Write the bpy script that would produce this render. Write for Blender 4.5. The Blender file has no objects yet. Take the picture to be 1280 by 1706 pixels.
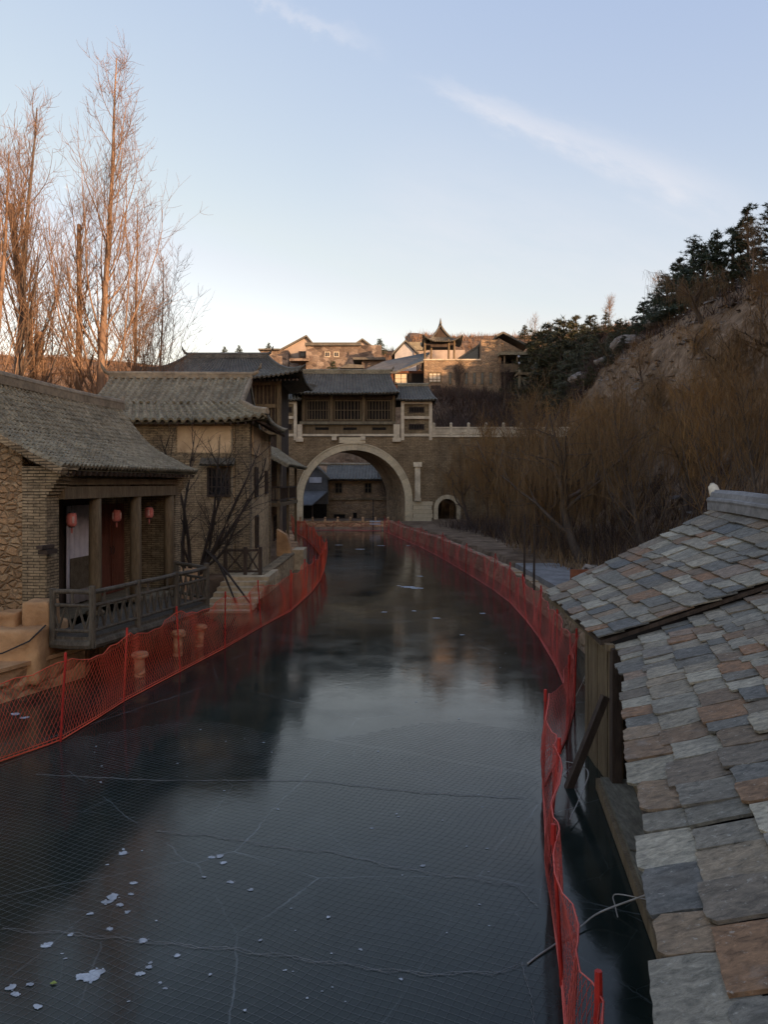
import bpy, math, random
import numpy as np
from mathutils import Vector, Matrix, noise as mnoise

random.seed(7); np.random.seed(7)
scene = bpy.context.scene
C = scene.collection
R = math.radians

# ------------------------------------------------------------------ camera
EYE = 4.6; F = 1300.0; CX = 640.0; HY = 805.0
cam = bpy.data.cameras.new("camera"); cam_ob = bpy.data.objects.new("camera", cam); C.objects.link(cam_ob)
cam_ob.location = (0, 0, EYE); cam_ob.rotation_euler = (R(90), 0, 0)
cam.sensor_width = 36; cam.lens = F / 1706 * 36; cam.shift_y = -(853 - HY) / 1706
cam.clip_start = 0.1; cam.clip_end = 3000
scene.camera = cam_ob
def WX(px, Y): return (px - CX) / F * Y
def WZ(py, Y): return EYE + (HY - py) / F * Y
def W(px, py, Y): return Vector((WX(px, Y), Y, WZ(py, Y)))

# ------------------------------------------------------------------ sky, sun, exposure
SUN_EL, SUN_ROT = 9.0, 130.0
world = bpy.data.worlds.new("World"); scene.world = world; world.use_nodes = True
wt = world.node_tree; wn = wt.nodes; bg = wn["Background"]
sky = wn.new("ShaderNodeTexSky"); sky.sky_type = 'NISHITA'; sky.sun_disc = False
sky.sun_elevation = R(SUN_EL); sky.sun_rotation = R(SUN_ROT)
sky.altitude = 300; sky.air_density = 1.0; sky.dust_density = 0.6; sky.ozone_density = 2.0
bg.inputs[1].default_value = 0.15
def wmath(op, a, b=None, c=None):
    n = wn.new("ShaderNodeMath"); n.operation = op
    for i, v in enumerate((a, b, c)):
        if v is None: continue
        if isinstance(v, (int, float)): n.inputs[i].default_value = v
        else: wt.links.new(v, n.inputs[i])
    return n.outputs[0]
tc = wn.new("ShaderNodeTexCoord"); sx = wn.new("ShaderNodeSeparateXYZ"); wt.links.new(tc.outputs["Generated"], sx.inputs[0])
yy = wmath('MAXIMUM', sx.outputs[1], 0.02)
ca = wmath('DIVIDE', sx.outputs[0], yy); cb = wmath('DIVIDE', sx.outputs[2], yy)
def streak(p0, p1, w0, w1, amp, seed):
    # a thin cirrus streak between two sky directions (tangent coordinates)
    a0 = ((p0[0] - CX) / F, (HY - p0[1]) / F); a1 = ((p1[0] - CX) / F, (HY - p1[1]) / F)
    L = math.hypot(a1[0] - a0[0], a1[1] - a0[1]); ux, uy = (a1[0] - a0[0]) / L, (a1[1] - a0[1]) / L
    dx = wmath('SUBTRACT', ca, a0[0]); dy = wmath('SUBTRACT', cb, a0[1])
    t = wmath('DIVIDE', wmath('ADD', wmath('MULTIPLY', dx, ux), wmath('MULTIPLY', dy, uy)), L)
    p = wmath('ADD', wmath('MULTIPLY', dx, -uy), wmath('MULTIPLY', dy, ux))
    cmb = wn.new("ShaderNodeCombineXYZ"); wt.links.new(wmath('MULTIPLY', t, 5.0), cmb.inputs[0]); wt.links.new(wmath('MULTIPLY', p, 26.0), cmb.inputs[1]); cmb.inputs[2].default_value = seed
    nz = wn.new("ShaderNodeTexNoise"); nz.inputs["Scale"].default_value = 1.6; nz.inputs["Detail"].default_value = 7; nz.inputs["Roughness"].default_value = .62
    wt.links.new(cmb.outputs[0], nz.inputs["Vector"])
    p2 = wmath('ADD', p, wmath('MULTIPLY', wmath('SUBTRACT', nz.outputs["Fac"], .5), .05))
    wd = wmath('ADD', w0, wmath('MULTIPLY', wmath('MAXIMUM', t, 0.0), w1 - w0))
    q = wmath('DIVIDE', p2, wd)
    g = wmath('POWER', 2.718, wmath('MULTIPLY', wmath('MULTIPLY', q, q), -1.0))
    e1 = wn.new("ShaderNodeMapRange"); e1.interpolation_type = 'SMOOTHSTEP'; wt.links.new(t, e1.inputs[0]); e1.inputs[1].default_value = -.05; e1.inputs[2].default_value = .2
    e2 = wn.new("ShaderNodeMapRange"); e2.interpolation_type = 'SMOOTHSTEP'; wt.links.new(t, e2.inputs[0]); e2.inputs[1].default_value = 1.1; e2.inputs[2].default_value = .6
    n2 = wmath('MULTIPLY', wmath('MULTIPLY', nz.outputs["Fac"], 1.9), amp)
    return wmath('MULTIPLY', wmath('MULTIPLY', g, n2), wmath('MULTIPLY', e1.outputs[0], e2.outputs[0]))
s1 = streak((380, -20), (640, 85), .007, .013, .26, 1.0)
s2 = streak((690, 130), (1300, 375), .007, .036, .40, 4.0)
s3 = streak((560, 330), (1400, 540), .09, .12, .22, 9.0)
s4 = streak((-150, 430), (760, 420), .05, .07, .12, 12.0)
cl = wmath('MINIMUM', wmath('ADD', wmath('ADD', s1, s2), wmath('ADD', s3, s4)), .9)
mx = wn.new("ShaderNodeMixRGB"); wt.links.new(cl, mx.inputs[0])
# the camera's white balance and soft shoulder, applied to the sky texture
EXPO = 1.75; KSKY = .15 * 2 ** EXPO
ssep = wn.new("ShaderNodeSeparateColor"); wt.links.new(sky.outputs[0], ssep.inputs[0]); scmb = wn.new("ShaderNodeCombineColor")
for i_, (g_, k_) in enumerate(((2.16, .66), (1.505, .56), (1.03, .23))):
    x_ = wmath('MULTIPLY', wmath('MAXIMUM', ssep.outputs[i_], .001), .15)
    v_ = wmath('MULTIPLY', wmath('MAXIMUM', wmath('MULTIPLY', wmath('POWER', x_, k_), g_), wmath('MULTIPLY', x_, (3.65, 2.27, 1.68)[i_])), 1 / KSKY); wt.links.new(v_, scmb.inputs[i_])
wt.links.new(scmb.outputs[0], mx.inputs[1])
mx.inputs[2].default_value = (.90 / KSKY, .88 / KSKY, .92 / KSKY, 1)
wt.links.new(mx.outputs[0], bg.inputs[0])

sun = bpy.data.lights.new("sun", 'SUN'); sun_ob = bpy.data.objects.new("sun", sun); C.objects.link(sun_ob)
sun.energy = 2.3; sun.angle = R(.6); sun.color = (1.0, .62, .36)
sd = Vector((math.sin(R(SUN_ROT)) * math.cos(R(SUN_EL)), math.cos(R(SUN_ROT)) * math.cos(R(SUN_EL)), math.sin(R(SUN_EL))))
sun_ob.rotation_euler = sd.to_track_quat('Z', 'Y').to_euler()
scene.view_settings.view_transform = 'Standard'; scene.view_settings.look = 'None'; scene.view_settings.gamma = 1
scene.view_settings.exposure = EXPO
scene.cycles.max_bounces = 6; scene.cycles.diffuse_bounces = 3; scene.cycles.glossy_bounces = 3

# ------------------------------------------------------------------ materials
def new_mat(name):
    m = bpy.data.materials.new(name); m.use_nodes = True
    return m, m.node_tree, m.node_tree.nodes["Principled BSDF"]
def node(nt, typ, **kw):
    n = nt.nodes.new(typ)
    for k, v in kw.items(): setattr(n, k, v)
    return n
def ramp(nt, fac, stops, interp='LINEAR'):
    r = node(nt, "ShaderNodeValToRGB"); r.color_ramp.interpolation = interp
    el = r.color_ramp.elements
    while len(el) < len(stops): el.new(.5)
    for e, (p, c) in zip(el, stops): e.position = p; e.color = (*c, 1)
    nt.links.new(fac, r.inputs[0]); return r.outputs[0]
def mapping(nt, out, scale):
    mp = node(nt, "ShaderNodeMapping"); mp.inputs["Scale"].default_value = scale; nt.links.new(out, mp.inputs[0]); return mp.outputs[0]
def noise_tex(nt, vec, scale, detail=8, rough=.6, dist=0):
    n = node(nt, "ShaderNodeTexNoise"); n.inputs["Scale"].default_value = scale; n.inputs["Detail"].default_value = detail
    n.inputs["Roughness"].default_value = rough; n.inputs["Distortion"].default_value = dist
    nt.links.new(vec, n.inputs["Vector"]); return n.outputs["Fac"]
def mixc(nt, fac, a, b, typ='MIX'):
    m = node(nt, "ShaderNodeMixRGB", blend_type=typ)
    for i, v in enumerate((fac, a, b)):
        if isinstance(v, (int, float)): m.inputs[i].default_value = v
        elif isinstance(v, tuple): m.inputs[i].default_value = (*v, 1)
        else: nt.links.new(v, m.inputs[i])
    return m.outputs[0]
def bump(nt, bsdf, h, strength, dist=.02):
    b = node(nt, "ShaderNodeBump"); b.inputs["Strength"].default_value = strength; b.inputs["Distance"].default_value = dist
    nt.links.new(h, b.inputs["Height"]); nt.links.new(b.outputs[0], bsdf.inputs["Normal"])
def plain(name, c1, c2, scale=4, rough=.85, bmp=.4, stretch=(1, 1, 1), spec=.3, lo=.35, hi=.68, dist=.02):
    m, nt, b = new_mat(name)
    v = mapping(nt, node(nt, "ShaderNodeTexCoord").outputs["Object"], stretch)
    f = noise_tex(nt, v, scale, 9, .65); col = ramp(nt, f, [(lo, c1), (hi, c2)])
    st = noise_tex(nt, v, scale * .17, 4); st = ramp(nt, st, [(.3, (.62, .6, .58)), (.65, (1.1, 1.1, 1.1))])
    col = mixc(nt, 1.0, col, st, 'MULTIPLY')
    nt.links.new(col, b.inputs["Base Color"]); b.inputs["Roughness"].default_value = rough; b.inputs["Specular IOR Level"].default_value = spec
    if bmp: bump(nt, b, noise_tex(nt, v, scale * 4, 6), bmp, dist)
    return m
def rubble(name, cols, scale=3.2, mortar=(.16, .13, .1), bmp=.9, stretch=(1, 1, 1.5), mw=.06):
    m, nt, b = new_mat(name)
    co = node(nt, "ShaderNodeTexCoord").outputs["Object"]
    nz = node(nt, "ShaderNodeTexNoise"); nz.inputs["Scale"].default_value = 3.5; nt.links.new(co, nz.inputs["Vector"])
    v = mixc(nt, .13, co, nz.outputs["Color"]); v = mapping(nt, v, stretch)
    v1 = node(nt, "ShaderNodeTexVoronoi"); v1.inputs["Scale"].default_value = scale; nt.links.new(v, v1.inputs["Vector"])
    v2 = node(nt, "ShaderNodeTexVoronoi", feature='DISTANCE_TO_EDGE'); v2.inputs["Scale"].default_value = scale; nt.links.new(v, v2.inputs["Vector"])
    sp = node(nt, "ShaderNodeSeparateColor"); nt.links.new(v1.outputs["Color"], sp.inputs[0])
    n = len(cols); col = ramp(nt, sp.outputs[0], [(i / max(1, n - 1), c) for i, c in enumerate(cols)])
    fn = noise_tex(nt, co, scale * 5, 6); col = mixc(nt, 1.0, col, ramp(nt, fn, [(.3, (.7, .7, .7)), (.7, (1.25, 1.22, 1.18))]), 'MULTIPLY')
    edge = node(nt, "ShaderNodeMapRange"); nt.links.new(v2.outputs[0], edge.inputs[0]); edge.inputs[2].default_value = mw
    col = mixc(nt, edge.outputs[0], mortar, col)
    st = ramp(nt, noise_tex(nt, co, .35, 5), [(.3, (.6, .58, .55)), (.65, (1.1, 1.08, 1.05))]); col = mixc(nt, 1.0, col, st, 'MULTIPLY')
    nt.links.new(col, b.inputs["Base Color"]); b.inputs["Roughness"].default_value = .92; b.inputs["Specular IOR Level"].default_value = .2
    hh = node(nt, "ShaderNodeMapRange", interpolation_type='SMOOTHSTEP'); nt.links.new(v2.outputs[0], hh.inputs[0]); hh.inputs[2].default_value = .22
    bump(nt, b, mixc(nt, .3, hh.outputs[0], fn), bmp, .08)
    return m
def brick(name, c1, c2, mortar, bw=.26, bh=.065, bmp=.6, mort=.012):
    m, nt, b = new_mat(name)
    tcn = node(nt, "ShaderNodeTexCoord"); uv = tcn.outputs["UV"]; ob = tcn.outputs["Object"]
    nw = node(nt, "ShaderNodeTexNoise"); nw.inputs["Scale"].default_value = 4.5; nw.inputs["Detail"].default_value = 5; nt.links.new(ob, nw.inputs["Vector"])
    br = node(nt, "ShaderNodeTexBrick"); nt.links.new(mixc(nt, bh * .55, uv, nw.outputs["Color"], 'ADD'), br.inputs["Vector"])
    br.inputs["Scale"].default_value = 1; br.inputs["Brick Width"].default_value = bw; br.inputs["Row Height"].default_value = bh
    br.inputs["Mortar Size"].default_value = mort; br.inputs["Mortar Smooth"].default_value = .3; br.inputs["Bias"].default_value = 0
    br.inputs["Color1"].default_value = (*c1, 1); br.inputs["Color2"].default_value = (*c2, 1); br.inputs["Mortar"].default_value = (*mortar, 1)
    fn = noise_tex(nt, ob, 7, 9, .7); col = mixc(nt, 1.0, br.outputs["Color"], ramp(nt, fn, [(.32, (.5, .5, .5)), (.7, (1.4, 1.36, 1.28))]), 'MULTIPLY')
    pt = noise_tex(nt, mapping(nt, ob, (1, 1, 2)), 1.7, 7, .7); col = mixc(nt, ramp(nt, pt, [(.5, (0, 0, 0)), (.66, (.55, .55, .55))]), col, tuple(min(.8, v * 1.25) for v in c2))
    st = ramp(nt, noise_tex(nt, mapping(nt, ob, (1, 1, .5)), .6, 6), [(.3, (.5, .48, .46)), (.62, (1.1, 1.06, 1.0))]); col = mixc(nt, 1.0, col, st, 'MULTIPLY')
    nt.links.new(col, b.inputs["Base Color"]); b.inputs["Roughness"].default_value = .9; b.inputs["Specular IOR Level"].default_value = .2
    inv = node(nt, "ShaderNodeMath", operation='SUBTRACT'); inv.inputs[0].default_value = 1; nt.links.new(br.outputs["Fac"], inv.inputs[1])
    bump(nt, b, mixc(nt, .3, inv.outputs[0], fn), bmp, .02)
    return m
def islands(name, cols, rough=.6, bmp=.5, nscale=9, stretch=(1, 1, 1), spec=.4, var=((.6, .6, .6), (1.3, 1.3, 1.3))):
    m, nt, b = new_mat(name)
    g = node(nt, "ShaderNodeNewGeometry"); co = node(nt, "ShaderNodeTexCoord").outputs["Object"]
    n = len(cols); col = ramp(nt, g.outputs["Random Per Island"], [(i / max(1, n - 1), c) for i, c in enumerate(cols)])
    v = mapping(nt, co, stretch); f = noise_tex(nt, v, nscale, 9, .7, .6)
    col = mixc(nt, 1.0, col, ramp(nt, f, [(.3, var[0]), (.7, var[1])]), 'MULTIPLY')
    f2 = noise_tex(nt, co, nscale * .3, 5, .6, 1.0); col = mixc(nt, ramp(nt, f2, [(.55, (0, 0, 0)), (.75, (.5, .5, .5))]), col, (.27, .25, .215))
    if name == 'mixed_slates':
        f3 = noise_tex(nt, mapping(nt, co, (1.2, 5, 5)), 5, 10, .7, 1.2); d_ = node(nt, "ShaderNodeMath", operation='PINGPONG'); nt.links.new(f3, d_.inputs[0]); d_.inputs[1].default_value = .07
        col = mixc(nt, 1.0, col, ramp(nt, d_.outputs[0], [(.0, (.55, .53, .5)), (.013, (1, 1, 1))]), 'MULTIPLY')
        li = noise_tex(nt, co, 22, 6, .7); col = mixc(nt, ramp(nt, li, [(.60, (0, 0, 0)), (.67, (.55, .55, .55))]), col, (.42, .40, .33))
        di = noise_tex(nt, co, 2.2, 5); col = mixc(nt, ramp(nt, di, [(.5, (0, 0, 0)), (.75, (.6, .6, .6))]), col, (.10, .085, .065))
        f = mixc(nt, .45, f, f3)
    nt.links.new(col, b.inputs["Base Color"]); b.inputs["Roughness"].default_value = rough; b.inputs["Specular IOR Level"].default_value = spec
    bump(nt, b, f, bmp, .014)
    return m

MT = {}
MT['stone_warm'] = rubble("warm_rubble", [(0.297, 0.194, 0.108), (0.456, 0.301, 0.166), (0.376, 0.252, 0.140), (0.535, 0.387, 0.232), (0.259, 0.175, 0.099)], 5.2, (0.198, 0.145, 0.086), 1.0, (1, 1, 1.5), .05)
MT['stone_hill'] = rubble("pale_hill_rubble", [(0.278, 0.220, 0.170), (0.133, 0.103, 0.085), (0.332, 0.275, 0.224), (0.199, 0.151, 0.124), (0.093, 0.076, 0.066)], 1.1, (0.199, 0.165, 0.132), .6)
MT['stone_brown'] = rubble("brown_hill_stone", [(0.309, 0.223, 0.142), (0.420, 0.303, 0.189), (0.256, 0.188, 0.126), (0.364, 0.277, 0.181)], 1.8, (0.238, 0.178, 0.126), .6, (1, 1, 1.8))
MT['stone_dark'] = brick("dark_bridge_brick", (0.228, 0.171, 0.107), (0.308, 0.236, 0.150), (0.149, 0.117, 0.078), .5, .17, .7, .02)
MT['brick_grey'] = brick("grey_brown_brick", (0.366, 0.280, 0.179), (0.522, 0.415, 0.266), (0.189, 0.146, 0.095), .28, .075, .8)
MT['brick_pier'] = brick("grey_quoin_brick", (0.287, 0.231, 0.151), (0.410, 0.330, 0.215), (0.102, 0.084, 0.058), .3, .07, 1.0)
MT['brick_lit'] = rubble("lit_pale_rubble", [(0.486, 0.363, 0.214), (0.649, 0.506, 0.304), (0.387, 0.293, 0.177), (0.568, 0.433, 0.267)], 4.5, (0.405, 0.312, 0.187), .7, (1, 1, 1.7))  # paler than brick_grey: sky glow on the river side put into the colour
MT['plaster'] = plain("tan_plaster", (0.531, 0.374, 0.212), (0.693, 0.514, 0.304), 2.5, .9, .3)
MT['mud'] = plain("ochre_earth_render", (0.427, 0.242, 0.114), (0.683, 0.417, 0.207), 1.6, .95, .9, dist=.05)
MT['quay'] = rubble("reddish_quay_stone", [(0.479, 0.295, 0.164), (0.604, 0.382, 0.216), (0.373, 0.235, 0.134)], 1.3, (0.267, 0.174, 0.104), 1.0, (1, 1, 2.2))
MT['stone_pale'] = plain("pale_cut_stone", (0.531, 0.447, 0.321), (0.800, 0.693, 0.497), 2.5, .8, .4)
MT['stone_ring'] = islands("arch_ring_stone", [(0.495, 0.410, 0.270), (0.659, 0.552, 0.365), (0.559, 0.473, 0.324)], .85, .4, 5, var=((0.800, 0.800, 0.800), (1.15, 1.13, 1.1)))
MT['step'] = plain("step_stone", (0.403, 0.312, 0.191), (0.627, 0.501, 0.318), 5, .9, .5)
MT['tile'] = plain("grey_roof_tile", (0.152, 0.131, 0.082), (0.359, 0.315, 0.206), 7, .75, .6, spec=.35)
MT['tile_dark'] = plain("dark_roof_tile", (0.083, 0.077, 0.061), (0.179, 0.166, 0.130), 6, .65, .5, spec=.4)
MT['ridge'] = plain("ridge_mortar", (0.213, 0.174, 0.119), (0.391, 0.320, 0.208), 5, .85, .5)
MT['ridge_cap'] = plain("grey_ridge_plaster", (.17, .165, .155), (.27, .26, .245), 8, .8, .5)
MT['wood'] = plain("weathered_brown_wood", (0.128, 0.091, 0.051), (0.238, 0.180, 0.102), 5, .8, .6, (6, 6, .7))
MT['wood_grey'] = plain("grey_wood", (0.145, 0.121, 0.077), (0.260, 0.220, 0.142), 4, .8, .6, (5, 5, 1))
MT['wood_rail'] = plain("grey_brown_log_wood", (.075, .062, .043), (.15, .128, .093), 4, .85, .7, (5, 5, 1))
MT['wood_dark'] = plain("black_brown_wood", (0.039, 0.027, 0.019), (0.090, 0.063, 0.045), 4, .75, .4, (4, 4, .8))
MT['wood_plank'] = plain("worn_planks", (0.110, 0.098, 0.070), (0.220, 0.202, 0.146), 6, .85, .7, (4, 1, 4))
MT['wood_red'] = plain("red_brown_door_wood", (0.150, 0.048, 0.030), (0.240, 0.087, 0.051), 5, .6, .4, (6, 6, .6))
MT['wood_orange'] = plain("reddish_gable_wood", (.16, .07, .04), (.22, .1, .06), 5, .8, .3, (1, 1, 3))
MT['curtain'] = plain("lilac_white_cloth", (0.632, 0.594, 0.628), (0.784, 0.746, 0.760), 3, .9, .3)
MT['mat_brown'] = plain("brown_matting", (.13, .10, .062), (.2, .155, .1), 30, .9, .5)
MT['black'] = plain("shade_black", (.010, .008, .007), (.018, .015, .012), 3, .9, 0)  # near-black colour standing in for shade inside rooms, openings and gaps
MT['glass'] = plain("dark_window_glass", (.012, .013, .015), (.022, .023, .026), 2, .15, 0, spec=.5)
MT['glow'] = None
MT['paper'] = plain("cream_paper_screen", (.72, .62, .44), (.8, .7, .52), 2, .8, .1)
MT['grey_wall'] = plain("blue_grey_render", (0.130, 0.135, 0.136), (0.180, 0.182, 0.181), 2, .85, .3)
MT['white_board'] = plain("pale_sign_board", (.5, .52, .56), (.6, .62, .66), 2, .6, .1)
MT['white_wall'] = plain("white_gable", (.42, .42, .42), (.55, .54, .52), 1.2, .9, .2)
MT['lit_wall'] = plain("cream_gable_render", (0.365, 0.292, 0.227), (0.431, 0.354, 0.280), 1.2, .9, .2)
MT['slate'] = islands("mixed_slates", [(0.121, 0.118, 0.106), (0.252, 0.223, 0.166), (0.145, 0.139, 0.114), (0.329, 0.292, 0.213), (0.198, 0.124, 0.071), (0.169, 0.158, 0.129), (0.117, 0.120, 0.114), (0.281, 0.247, 0.181), (0.184, 0.148, 0.104), (0.387, 0.351, 0.265), (0.145, 0.137, 0.114), (0.174, 0.129, 0.086), (0.261, 0.144, 0.075), (0.208, 0.198, 0.166)], .8, 1.0, 9, (1, 1.9, 1.9), .3, ((0.349, 0.356, 0.351), (1.5, 1.46, 1.4)))
MT['lantern'] = plain("red_lantern_paper", (0.575, 0.140, 0.110), (0.713, 0.260, 0.198), 6, .6, .2)
MT['gold'] = plain("pale_label_paper", (.62, .38, .30), (.72, .5, .42), 9, .6, .1)
MT['metal_dark'] = plain("dark_iron", (.02, .02, .022), (.035, .035, .038), 6, .5, .2)
MT['rope'] = plain("pale_rope", (.40, .37, .33), (.5, .47, .42), 20, .9, .5)
MT['cable'] = plain("black_cable", (.03, .028, .026), (.05, .047, .043), 9, .6, .1)
MT['net_bright'] = plain("orange_red_netting", (0.791, 0.093, 0.041), (0.800, 0.143, 0.062), 3, .6, 0)
MT['net_dull'] = plain("faded_crimson_netting", (0.635, 0.102, 0.082), (0.800, 0.173, 0.136), 3, .65, 0)
MT['post_red'] = plain("red_post_wrap", (0.410, 0.023, 0.018), (0.585, 0.046, 0.031), 6, .6, .2)
MT['net_grey'] = plain("grey_twine", (0.158, 0.165, 0.165), (0.211, 0.218, 0.218), 3, .8, 0, spec=.05)
MT['net_seam'] = plain("pale_twine", (.22, .225, .225), (.30, .305, .30), 3, .8, 0, spec=.05)
MT['frost'] = plain("white_frost", (0.323, 0.348, 0.365), (0.527, 0.552, 0.561), 14, .7, .3)
MT['bark_poplar'] = plain("tan_poplar_bark", (.20, .13, .085), (.33, .225, .15), 5, .9, .7, (3, 3, .7))
MT['bark_black'] = plain("black_brown_bark", (.035, .027, .021), (.065, .05, .04), 5, .9, .5, (3, 3, .7))
MT['twig_poplar'] = plain("red_brown_twigs", (0.187, 0.116, 0.072), (0.286, 0.183, 0.110), 3, .9, 0)
MT['bark_dark'] = plain("dark_bark", (0.083, 0.063, 0.048), (0.150, 0.117, 0.090), 5, .9, .7, (3, 3, .7))
MT['twig_brown'] = plain("brown_twigs", (0.181, 0.111, 0.051), (0.302, 0.190, 0.089), .8, .9, 0)
MT['twig_gold'] = plain("golden_willow_twigs", (0.253, 0.139, 0.051), (0.385, 0.226, 0.086), .8, .9, 0)
MT['bush_dark'] = plain("dark_shrub_twigs", (0.058, 0.039, 0.031), (0.111, 0.075, 0.058), .8, .9, 0)
MT['pine'] = islands("pine_needles", [(0.024, 0.038, 0.022), (0.042, 0.062, 0.034), (0.054, 0.072, 0.036), (0.030, 0.048, 0.029)], .7, 0, 2)
MT['pine_olive'] = islands("olive_pine_needles", [(0.042, 0.050, 0.024), (0.066, 0.074, 0.036), (0.090, 0.082, 0.041), (0.048, 0.062, 0.031)], .7, 0, 2)
MT['rock'] = rubble("pale_rocks", [(.2, .18, .16), (.3, .27, .24), (.16, .14, .12)], 1.4, (.14, .12, .1), .7)
MT['rust'] = plain("rust_board", (.20, .07, .035), (.28, .105, .05), 6, .8, .3)
MT['leaf'] = plain("yellow_green_leaf", (.2, .25, .05), (.3, .33, .08), 6, .7, .1)

def terrain_mat():
    m, nt, b = new_mat("dry_hillside")
    co = node(nt, "ShaderNodeTexCoord").outputs["Object"]
    big = noise_tex(nt, co, .06, 6); fine = noise_tex(nt, co, 1.3, 9, .7); mid = noise_tex(nt, mapping(nt, co, (1, 1, 2.2)), .55, 8, .7)
    col = ramp(nt, mid, [(.35, (.12, .085, .056)), (.52, (.19, .14, .094)), (.66, (.25, .19, .135))])
    col = mixc(nt, 1.0, col, ramp(nt, fine, [(.3, (.5, .5, .5)), (.7, (1.4, 1.35, 1.3))]), 'MULTIPLY')
    col = mixc(nt, ramp(nt, fine, [(.58, (0, 0, 0)), (.74, (.5, .5, .5))]), col, (.38, .34, .29))
    col = mixc(nt, 1.0, col, ramp(nt, big, [(.35, (.72, .66, .62)), (.6, (1.12, 1.06, 1.0))]), 'MULTIPLY')
    nt.links.new(col, b.inputs["Base Color"]); b.inputs["Roughness"].default_value = .95; b.inputs["Specular IOR Level"].default_value = .1
    bump(nt, b, mixc(nt, .6, mid, fine), .7, .3)
    return m
MT['terrain'] = terrain_mat()

def ice_mat():
    m, nt, b = new_mat("dark_lake_ice")
    co = node(nt, "ShaderNodeTexCoord").outputs["Object"]
    def M(op, a, c):
        n = node(nt, "ShaderNodeMath", operation=op)
        for i, v in enumerate((a, c)):
            if isinstance(v, (int, float)): n.inputs[i].default_value = v
            else: nt.links.new(v, n.inputs[i])
        return n.outputs[0]
    base = ramp(nt, noise_tex(nt, co, .35, 6), [(.35, (.008, .014, .012)), (.65, (.021, .028, .022))])
    def cracks(scale, width, amp, seed):
        nz = node(nt, "ShaderNodeTexNoise"); nz.inputs["Scale"].default_value = scale * 5; nz.inputs["Detail"].default_value = 9; nz.inputs["Roughness"].default_value = .62
        mp = node(nt, "ShaderNodeMapping"); mp.inputs["Location"].default_value = (seed, seed * .7, 0); mp.inputs["Rotation"].default_value = (0, 0, .5); nt.links.new(co, mp.inputs[0])
        nt.links.new(mp.outputs[0], nz.inputs["Vector"])
        vv = mixc(nt, .34 / max(scale, .05) * .12, mp.outputs[0], nz.outputs["Color"], 'ADD')
        v = node(nt, "ShaderNodeTexVoronoi", feature='DISTANCE_TO_EDGE'); v.inputs["Scale"].default_value = scale; nt.links.new(vv, v.inputs["Vector"])
        r = node(nt, "ShaderNodeMapRange"); nt.links.new(v.outputs[0], r.inputs[0]); r.inputs[2].default_value = width; r.inputs[3].default_value = amp; r.inputs[4].default_value = 0
        return M('MULTIPLY', r.outputs[0], ramp(nt, noise_tex(nt, co, .5 + seed * .1, 4), [(.38, (0, 0, 0)), (.62, (1, 1, 1))]))
    c = M('ADD', M('ADD', cracks(.16, .0022, .34, 3.0), cracks(.45, .0035, .20, 11.0)), cracks(1.1, .006, .07, 5.0))
    frost = ramp(nt, noise_tex(nt, mapping(nt, co, (1, .6, 1)), .8, 9, .72), [(.52, (0, 0, 0)), (.82, (.09, .09, .09))])
    fac = M('ADD', c, frost); fac = M('MINIMUM', fac, .8)
    nt.links.new(mixc(nt, fac, base, (.30, .33, .33)), b.inputs["Base Color"])
    nt.links.new(ramp(nt, noise_tex(nt, co, .6, 7, .65), [(.35, (.06, .06, .06)), (.7, (.17, .17, .17))]), b.inputs["Roughness"])
    b.inputs["IOR"].default_value = 1.33; b.inputs["Specular IOR Level"].default_value = .5
    bump(nt, b, mixc(nt, .35, noise_tex(nt, co, .9, 3), noise_tex(nt, co, 6, 5)), .055, .05)
    return m
MT['ice'] = ice_mat()

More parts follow.
